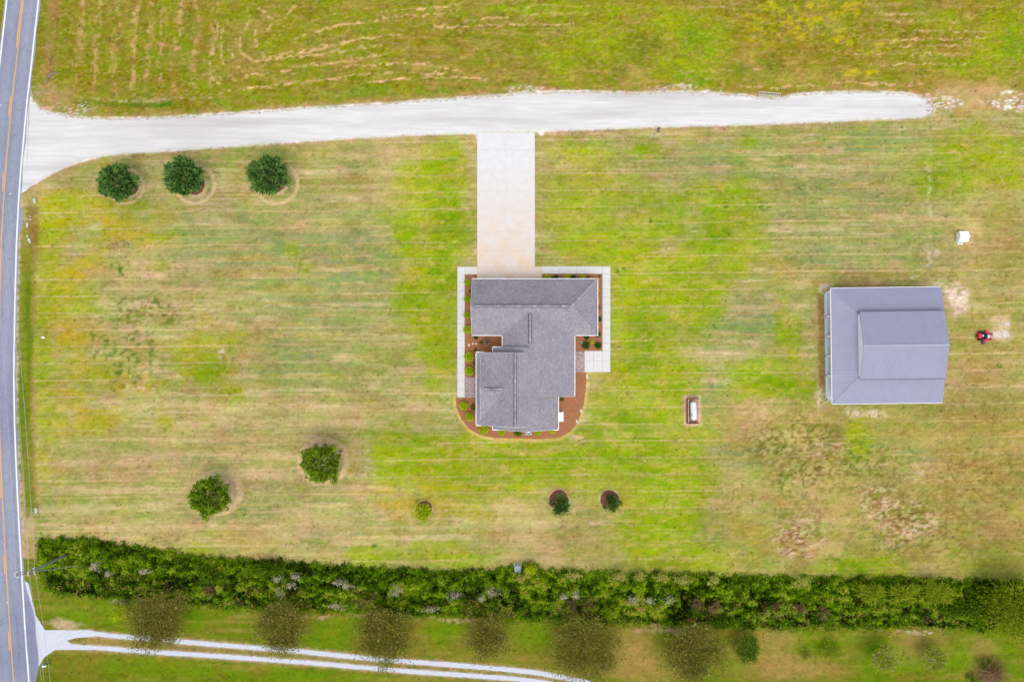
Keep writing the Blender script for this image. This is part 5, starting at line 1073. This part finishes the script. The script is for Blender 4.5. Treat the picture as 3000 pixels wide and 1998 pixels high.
fb = P(2011, 1203); fen = empty('tank_fence', (fb.x, fb.y, 0)); tag(fen, 'low brown three-sided board fence around the white tank', 'fence')
fl_, fd = 72*k_at(0), 33*k_at(0); bx_ = [MB().box((0, 0, 0.49), (0.02, 0.135, 0.95), 0, t).build('board', M['fence_wood']) for t in (0.3, 0.5, 0.75)]
bme = [o.data for o in bx_]
for o in bx_: bpy.data.objects.remove(o)
def board(x, y, rz):
    o = bpy.data.objects.new('board', R.choice(bme)); COL.objects.link(o); o.parent = fen; o.location = (x, y, R.uniform(-.02, .02)); o.rotation_euler = (0, 0, rz)
nb_ = int(fl_/0.145)
for i in range(nb_): board(0, -fl_/2+(i+0.5)*fl_/nb_, 0)
nb2 = int(fd/0.145)
for i in range(nb2):
    board((i+0.5)*fd/nb2, fl_/2, math.pi/2); board((i+0.5)*fd/nb2, -fl_/2, math.pi/2)
for (x, y) in ((0.07,fl_/2-.07),(0.07,fl_/6),(0.07,-fl_/6),(0.07,-fl_/2+.07),(fd,fl_/2),(fd,-fl_/2)):
    MB().box((x, y, 0.5), (0.1, 0.1, 1.02), 0, 0.2).build('post', M['fence_wood'], fen)
for z_ in (0.25, 0.82):
    MB().box((0.035, 0, z_), (0.04, fl_, 0.09), 0, 0.6).build('rail', M['fence_wood'], fen)
    for s_ in (-1, 1): MB().box((fd/2, s_*(fl_/2-0.035), z_), (fd, 0.04, 0.09), 0, 0.6).build('rail', M['fence_wood'], fen)
MB().box((0.06, 0, 0.985), (0.10, fl_, 0.02), 0, 1.0).build('cap_board', surf('pale_cap_board', C(190,160,140), C(214,190,170), 5), fen)

# ------------------------------------------------------------------ pump house
a = P(2800.5, 695.5); pm = empty('pump_house', (a.x+0.68, a.y, 0), math.radians(-2)); tag(pm, 'tiny white gabled pump house alone on the lawn above the barn', 'shed')
w2, l2, wh2, rh2 = 0.74, 0.66, 0.85, 1.22
m = MB(); m.prism([(-l2, -w2), (l2, -w2), (l2, w2), (-l2, w2)], 0, wh2); 
for x in (-l2, l2): m.add([(x, -w2, wh2), (x, w2, wh2), (x, 0, rh2)], [(0, 1, 2) if x > 0 else (2, 1, 0)])
m.build('wall', M['white_wall'], pm)
for s_ in (-1, 1):
    e = 0.07; yo = s_*(w2+e); zo = wh2-e*(rh2-wh2)/w2
    m = MB(); m.add([(-l2-e, yo, zo), (l2+e, yo, zo), (l2+e, 0, rh2), (-l2-e, 0, rh2), (-l2-e, yo, zo+.04), (l2+e, yo, zo+.04), (l2+e, 0, rh2+.04), (-l2-e, 0, rh2+.04)], [(0,1,2,3),(7,6,5,4),(0,4,5,1),(1,5,6,2),(2,6,7,3),(3,7,4,0)]); m.build('roof_slope', M['white_paint'], pm)
MB().box((-l2-0.015, 0, 0.42), (0.03, 0.7, 0.74)).build('door', M['white_paint'], pm)
MB().box((0, -w2-0.25, 0.03), (0.9, 0.4, 0.06)).build('step', M['concrete'], pm)

# ------------------------------------------------------------------ utility box
a = P(1517, 1664, 0.5); ub = empty('utility_box', (a.x, a.y, 0)); tag(ub, 'grey-green metal utility cabinet at the lawn edge of the hedgerow', 'utility box')
MB().box((0, 0, 0.06), (1.15, 1.2, 0.12)).build('pad', M['concrete'], ub); MB().bevbox((0, 0, 0.5), (0.95, 0.98, 0.76), 0.04).build('cabinet', M['utility_green'], ub)
MB().bevbox((0, -0.03, 0.905), (1.0, 1.02, 0.05), 0.02).build('lid', M['utility_green'], ub); MB().box((0, 0.52, 0.8), (0.5, 0.05, 0.12)).build('hinge_cover', M['steel'], ub); MB().box((0.2, -0.5, 0.45), (0.06, 0.03, 0.14)).build('lock', M['steel'], ub)

# ------------------------------------------------------------------ air conditioner, generator-like white box
a = P(hx(670), hy(1422), 0.75); ac = empty('air_conditioner', (a.x, a.y, 0.03)); tag(ac, 'grey square air conditioner with round fan below the rear gable', 'air conditioner')
MB().bevbox((0, 0, 0.05), (1.0, 1.0, 0.1), 0.02).build('pad', M['concrete'], ac); MB().bevbox((0, 0, 0.44), (0.86, 0.86, 0.68), 0.05).build('cabinet', surf('ac_grey', C(176,186,206), C(196,204,220), 5, 0.5), ac)
MB().lathe([(0.33, 0), (0.33, 0.02)], (0, 0, 0.782), 24).build('fan_well', M['black'], ac); MB().lathe([(0.14, 0), (0.14, 0.03), (0.1, 0.05)], (0, 0, 0.80), 16).build('fan_hub', M['silver'], ac)
for i in range(3): MB().box((0.12*math.cos(i*2.09), 0.12*math.sin(i*2.09), 0.812), (0.26, 0.11, 0.01), i*2.09).build('fan_blade', M['silver'], ac)
a = P(hx(925), hy(1302), 0.8); gb = empty('standby_generator', (a.x, a.y, 0.03)); tag(gb, 'white box-shaped generator on a pale pad against the rear right wall', 'generator')
MB().bevbox((0.0, 0, 0.04), (1.15, 1.62, 0.08), 0.02).build('pad', M['concrete'], gb); MB().bevbox((-0.08, 0, 0.42), (0.85, 1.36, 0.68), 0.03).build('cabinet', M['white_paint'], gb); MB().bevbox((-0.08, 0, 0.79), (0.92, 1.44, 0.07), 0.03).build('lid', M['white_paint'], gb)
for i in range(4): MB().box((0.36, -0.4+0.27*i, 0.35), (0.02, 0.18, 0.3)).build('louvre', M['steel'], gb)

# ------------------------------------------------------------------ zero-turn mower
a = P(2889, 985, 0.5); mw = empty('riding_mower', (a.x, a.y, 0), math.radians(-4)); mw.scale = (1.12, 1.12, 1.1); tag(mw, 'red zero-turn riding mower with black seat parked beside the worn pad', 'mower')
def wheel(x, y, r, w, name='rear_wheel', steer=0):
    rm = Matrix.Rotation(math.radians(90), 4, 'X'); o = MB().lathe([(r*0.6, -w/2), (r*0.93, -w/2), (r, -w*0.3), (r, w*0.3), (r*0.93, w/2), (r*0.6, w/2)], (0, 0, 0), 20, rm).build(name, M['tyre'], mw); o.location = (x, y, r); o.rotation_euler = (0, 0, steer)
    MB().lathe([(r*0.56, -w*0.52), (r*0.56, w*0.52)], (0, 0, 0), 14, rm).build('rim', M['red_paint'], o)
wheel(-0.62, 0.50, 0.30, 0.30); wheel(-0.70, -0.52, 0.30, 0.30); wheel(0.92, 0.38, 0.15, 0.14, 'caster_wheel', 0.5); wheel(0.84, -0.42, 0.15, 0.14, 'caster_wheel', -0.3)
MB().box((0.05, 0.26, 0.36), (1.7, 0.09, 0.12)).box((0.05, -0.26, 0.36), (1.7, 0.09, 0.12)).box((-0.5, 0, 0.38), (0.4, 0.6, 0.16)).build('frame', M['black'], mw)
m = MB(); dk_ = [(-0.28,-0.72),(0.10,-0.80),(0.46,-0.66),(0.52,-0.2),(0.55,0.25),(0.5,0.62),(0.22,0.82),(-0.05,0.74),(-0.2,0.4),(-0.26,-0.2)]
m.prism(dk_, 0.14, 0.32); m.build('mower_deck', M['red_paint'], mw)
for (x, y) in ((0.18, 0.58), (0.08, -0.56)): MB().lathe([(0.25, 0), (0.25, 0.06), (0.2, 0.1), (0.05, 0.11)], (x, y, 0.32), 18).build('blade_cover', M['red_paint'], mw)
MB().add([(-0.30,-0.80,0.12),(0.12,-0.84,0.12),(0.02,-1.15,0.05),(-0.34,-1.12,0.05),(-0.30,-0.76,0.36),(0.12,-0.80,0.36),(0.02,-1.15,0.16),(-0.34,-1.12,0.16)], [(3,2,1,0),(4,5,6,7),(0,1,5,4),(1,2,6,5),(2,3,7,6),(3,0,4,7)]).build('discharge_chute', M['dark_blue'], mw)
MB().bevbox((-0.98, 0.0, 0.55), (0.40, 0.78, 0.5), 0.10).build('engine_guard', M['red_paint'], mw); en = MB().bevbox((-0.72, 0.0, 0.62), (0.42, 0.5, 0.44), 0.06).build('engine', M['black'], mw); MB().lathe([(0.15, 0), (0.15, 0.05), (0.1, 0.07)], (-0.72, 0.02, 0.84), 16).build('air_filter', M['silver'], en)
st = MB().bevbox((-0.18, 0, 0.62), (0.50, 0.52, 0.16), 0.05).build('seat', M['black'], mw); MB().bevbox((-0.44, 0, 0.85), (0.14, 0.52, 0.46), 0.05).build('backrest', M['black'], st)
MB().bevbox((0.42, -0.02, 0.42), (0.36, 0.52, 0.05), 0.02).build('foot_plate', M['silver'], mw); MB().bevbox((0.62, -0.04, 0.40), (0.14, 0.6, 0.12), 0.03).build('front_bar', M['red_paint'], mw)
for s_ in (-1, 1):
    MB().tube([(-0.2, s_*0.34, 0.55), (0.02, s_*0.36, 0.95), (0.14, s_*0.12, 0.98)], 0.022, 6).build('control_lever', M['black'], mw)
    MB().tube([(0.55, s_*0.26, 0.36), (0.86, s_*0.38, 0.36), (1.0, s_*0.40, 0.34)], 0.045, 6).build('caster_arm', M['red_paint'], mw)
    MB().bevbox((-0.35, s_*0.40, 0.62), (0.6, 0.16, 0.08), 0.03).build('fender', M['black'], mw)
m = MB(); m.tube([(-0.55, -0.42, 0.5), (-0.55, -0.42, 1.5), (-0.55, 0.42, 1.5), (-0.55, 0.42, 0.5)], 0.03, 6); m.build('roll_bar', M['black'], mw)

# worn slab pieces by the mower
pd = empty('broken_pad', P(2935, 965)); tag(pd, 'worn pale concrete pad with missing pieces right of the red mower', 'pad')
for (x0, y0, x1, y1) in ((2908,971,2936,990),(2936,968,2953,990),(2953,977,2958,988),(2944,944,2958,956)):
    a_, b_ = P(x0, y0), P(x1, y1); c = (a_+b_)/2-Vector(pd.location)
    m = MB(); n = 14; pts = []
    for i in range(n):
        q = 2*math.pi*i/n; sx = max(-1, min(1, 1.35*math.cos(q))); sy = max(-1, min(1, 1.35*math.sin(q)))
        pts.append((c.x+sx*(b_.x-a_.x)/2*R.uniform(.82, 1.0), c.y+sy*(a_.y-b_.y)/2*R.uniform(.82, 1.0)))
    m.prism(pts, -0.05, 0.02); m.build('slab', surf('worn_pad_concrete', C(200,186,172), C(232,224,216), 3, 0.95, 0.3, 20) if 'worn_pad_concrete' not in bpy.data.materials else bpy.data.materials['worn_pad_concrete'], pd)

# ------------------------------------------------------------------ ladder
a, b_ = P(2221, 274.5), P(2288.5, 280); d = b_-a; ld = empty('ladder', (a+b_)/2+Vector((0, 0, 0.06)), math.atan2(d.y, d.x)); tag(ld, 'aluminium ladder lying flat on the edge of the gravel drive', 'ladder')
hl2 = d.length/2
for s_ in (-1, 1): MB().box((0, s_*0.24, 0.05), (2*hl2, 0.055, 0.09)).build('rail', M['silver'], ld)
for i in range(11): MB().tube([(-hl2+0.15+i*(2*hl2-0.3)/10, -0.24, 0.05), (-hl2+0.15+i*(2*hl2-0.3)/10, 0.24, 0.05)], 0.03, 6).build('rung', M['silver'], ld)

# ------------------------------------------------------------------ black post box by the drive
a = P(1926.0, 386); pb = empty('post_box', (a.x, a.y, 0)); tag(pb, 'narrow black box on a short post at the gravel drive edge', 'mailbox')
MB().box((0, -0.12, 0.5), (0.09, 0.09, 1.0)).build('post', M['bark'], pb); m = MB(); n = 8
prof_ = [(-0.13, 0), (0.13, 0)]+[(0.13*math.cos(math.pi*i/n), 0.14+0.13*math.sin(math.pi*i/n)) for i in range(n+1)]
vs = [(x, -0.34, 1.0+z) for x, z in prof_]+[(x, 0.34, 1.0+z) for x, z in prof_]; nn_ = len(prof_)
m.add(vs, [tuple(range(nn_)), tuple(range(2*nn_-1, nn_-1, -1))]+[(i, nn_+i, nn_+(i+1) % nn_, (i+1) % nn_) for i in range(nn_)]); m.build('box', M['dark_blue'], pb)
MB().bevbox((0, -0.22, 1.275), (0.13, 0.09, 0.02), 0.006).build('number_plate', M['porcelain'], pb); MB().box((0, -0.355, 1.13), (0.25, 0.03, 0.26)).build('door', M['black'], pb)
a = P(133, 1948, 0.8); mbx = empty('mailbox', (a.x, a.y, 0)); tag(mbx, 'white mailbox on a post at the lower lane entrance beside the road', 'mailbox')
MB().box((0.1, 0, 0.5), (0.1, 0.1, 1.0)).build('post', M['bark'], mbx); MB().bevbox((0, 0, 1.12), (0.62, 0.26, 0.26), 0.06).build('box', M['white_paint'], mbx); MB().box((0.05, 0.16, 1.2), (0.14, 0.02, 0.2)).build('flag', M['dark_metal'], mbx); MB().bevbox((0.12, 0.32, 0.95), (0.24, 0.2, 0.2), 0.04).build('newspaper_tube', surf('green_plastic', C(30,110,84), C(50,136,104), 4), mbx)

# ------------------------------------------------------------------ culvert ends, rubble, marker
for (x, y, rz, lb) in ((103, 588, math.radians(100), 'pale culvert pipe end in the roadside ditch below the gravel drive mouth'), (108, 1496, math.radians(-85), 'pale culvert pipe end in the roadside ditch near the hedgerow corner')):
    a = P(x, y); cv = empty('culvert_pipe', (a.x, a.y, ground_z(a.x, a.y)), rz); tag(cv, lb, 'pipe', 'culvert ends'); m = MB()
    prof = []; 
    rm = Matrix.Rotation(math.radians(90), 4, 'Y')
    m.lathe([(0.2, -0.5), (0.23, -0.3), (0.21, -0.1), (0.24, 0.1), (0.24, 0.3)], (0, 0, 0.12), 14, rm); m.build('barrel', M['steel'], cv)
    m = MB().add([(0.3,-0.24,-.05),(0.3,0.24,-.05),(0.85,0.4,-0.06),(0.85,-0.4,-0.06),(0.3,-0.27,0.3),(0.3,0.27,0.3),(0.85,0.42,0.0),(0.85,-0.42,0.0)], [(0,1,2,3),(0,3,7,4),(1,5,6,2)]); m.build('flared_apron', M['steel'], cv); MB().lathe([(0.19, 0), (0.19, 0.02)], (0.29, 0, 0.12), 14, rm).build('dark_opening', M['black'], cv)
def rock(x, y, sx, sy, sz, mat, label, name='rock', cat='rock', grp=None, rz=0):
    a = P(x, y); bm = bmesh.new(); bmesh.ops.create_icosphere(bm, subdivisions=2, radius=1)
    for v in bm.verts:
        f = 1+0.22*math.sin(v.co.x*3.1+x)+0.18*math.sin(v.co.y*4.3+y)+R.uniform(-.08, .08); v.co = Vector((v.co.x*sx*f, v.co.y*sy*f, max(-0.3, v.co.z*f)*sz))
    me = bpy.data.meshes.new(name); bm.to_mesh(me); bm.free(); me.materials.append(mat); o = bpy.data.objects.new(name, me); COL.objects.link(o); o.location = (a.x, a.y, ground_z(a.x, a.y)+0.03); o.rotation_euler = (0, 0, rz); tag(o, label, cat, grp)
GR = 'pale rubble pieces on the road verge'
for (x, y, sx, sy, lb) in ((89,635,0.14,0.10,'smallest pale rubble chip on the verge, nearest the culvert'),(88,643,0.22,0.14,'flat pale rubble piece just below the smallest chip'),(79,659,0.16,0.42,'long pale rubble slab on the verge'),(78,691,0.2,0.14,'small pale rubble lump just above the biggest block'),(82.5,704,0.26,0.44,'biggest pale rubble block on the verge, farthest from the culvert')):
    rock(x, y, sx, sy, 0.14, M['debris'], lb, 'rubble_block', 'rubble', GR, R.uniform(-.4, .4))
rock(126, 989, 0.34, 0.12, 0.06, M['white_paint'], 'flat white scrap lying on the lawn near the road', 'white_scrap', 'scrap', None, -0.15)
GSS = 'stepping stones in the courtyard bed'
for (cx, cy, lb) in ((200, 731, 'stepping stone nearest the west walk'), (232, 721, 'middle stepping stone of three'), (256, 722, 'stepping stone farthest from the west walk')): rock(hx(cx), hy(cy), 0.15, 0.21, 0.06, M['stone'], lb, 'stepping_stone', 'stone', GSS, R.uniform(-.3, .3))
rock(hx(139), hy(1163), 0.12, 0.12, 0.14, M['stone'], 'small pale rock at the top of the curved mulch bed')
a = P(hx(1094), hy(714)); on = empty('garden_ornament', (a.x, a.y, 0.03), 0.6); tag(on, 'small turquoise and white garden ornament in the east corner bed', 'ornament')
MB().lathe([(0.10, 0), (0.17, 0.08), (0.15, 0.22), (0.06, 0.32)], (0, -0.1, 0), 12).build('body', M['turquoise'], on); MB().lathe([(0.05, 0), (0.08, 0.06), (0.04, 0.12)], (0, 0.02, 0.3), 10).build('head', M['white_paint'], on); MB().add([(0, 0.05, 0.2), (0.12, 0.4, 0.34), (-0.05, 0.42, 0.3), (0, 0.05, 0.26)], [(0,1,2),(3,2,1),(0,2,3),(0,3,1)]).build('tail', M['turquoise'], on)
# fallen grey limb by the road
pts = [P(138, 246), P(142, 230), P(152, 219), P(163, 215), P(172, 214)]
m = MB().tube([(p.x, p.y, 0.05+0.1*math.sin(i)) for i, p in enumerate(pts)], [0.06, 0.1, 0.13, 0.14, 0.12], 7); m.tube([P(152, 219)+Vector((0, 0, 0.1)), P(156, 209)+Vector((0, 0, 0.2))], [0.06, 0.03], 5); o = m.build('fallen_limb', M['driftwood']); tag(o, 'grey fallen tree limb on the verge above the gravel drive', 'log')
# low scrap of stones at mulch edge
for i, (x, y, lb) in enumerate(((1720, 1103, 'white gravel lump at the lower left corner of the patio'), (1702, 1204, 'pale edging stone upper right of the curved mulch bed'), (1690, 1235, 'pale edging stone lower right of the curved mulch bed'))): rock(x, y, 0.16, 0.4 if i == 0 else 0.3, 0.06, M['stone'], lb, 'edging_stone', 'stone', None, (0.1, 0.2, 0.5)[i])

# ------------------------------------------------------------------ utility pole and wires
zt = 8.0; tp = P(101, 1670, zt); up = empty('utility_pole', (tp.x, tp.y, 0)); tag(up, 'leaning-looking grey wooden utility pole with crossarms beside the road', 'utility pole')
MB().tube([(0, 0, -0.3), (0, 0, 2.5), (0, 0, 5.5), (0, 0, zt+0.15)], [0.20, 0.185, 0.165, 0.14], 12).build('pole', M['pole_wood'], up, True)
def at(x, y, z=zt): return P(x, y, z)-Vector((tp.x, tp.y, 0))
for (p0, p1) in ((at(46, 1678.5), at(104, 1673)), (at(46, 1684.5), at(105, 1680.5))):
    d = p1-p0; c = (p0+p1)/2; MB().box((c.x, c.y, zt-0.1), (d.length, 0.11, 0.12), math.atan2(d.y, d.x)).build('crossarm', M['arm_wood'], up)
MB().tube([at(70, 1680, zt-0.16), Vector((0, 0, zt-1.0))], 0.03, 6).build('arm_brace', M['dark_metal'], up)
ins = [(46,1679),(46.5,1685),(51,1674),(54,1689.5),(84,1676),(84,1682.5),(102,1674.5),(103.5,1680.5)]
for (x, y) in ins:
    q = at(x, y); MB().lathe([(0.05, -0.05), (0.05, 0.06), (0.13, 0.1), (0.13, 0.15), (0.07, 0.18), (0.11, 0.22), (0.04, 0.28)], (q.x, q.y, zt-0.02), 12).build('insulator', M['porcelain'], up)
q = at(97, 1667, zt-0.3); MB().lathe([(0.16, -0.35), (0.18, -0.3), (0.18, 0.1), (0.1, 0.16)], (q.x, q.y, zt-0.5), 12).build('cutout_can', M['steel'], up)
def wire(label, a, b_, sag, r=0.018, name='overhead_wire', mat='wire'):
    a, b_ = Vector(a), Vector(b_); pts = []
    for i in range(25):
        t = i/24; p = a.lerp(b_, t); p.z -= 4*sag*t*(1-t); pts.append(p)
    o = MB().tube(pts, r, 5).build(name, M[mat]); tag(o, label, 'wire', 'overhead wires on the utility pole')
zw = zt+0.28
wire('overhead wire running up the road from the left end of the crossarm', P(46, 1679, zw), P(-42, 500, zw), 0.7)
wire('left one of the close pair of wires running up the road from mid crossarm', P(83.2, 1676, zw), P(-24, 480, zw), 0.7); wire('right one of the close pair of wires running up the road from mid crossarm', P(85, 1676.5, zw), P(-8, 480, zw), 0.55)
wire('overhead wire running up the road from the pole end of the crossarm', P(102, 1674.5, zw), P(2, 480, zw), 0.7)
wire('overhead wire running down the picture from the left end of the crossarm', P(46.5, 1685, zw), P(122, 2320, zw), 0.5); wire('left one of the close pair of wires running down from mid crossarm', P(83.5, 1682.5, zw), P(146, 2320, zw), 0.5)
wire('right one of the close pair of wires running down from mid crossarm', P(85.5, 1682.5, zw), P(160, 2320, zw), 0.5); wire('overhead wire running down the picture from the pole end of the crossarm', P(103.5, 1680.5, zw), P(178, 2320, zw), 0.5)
o = MB().tube([P(101, 1674, zt-0.4), P(252, 1654, 0.2)], 0.025, 5).build('guy_wire', M['wire']); tag(o, 'slanting guy wire from the utility pole into the hedgerow', 'wire')
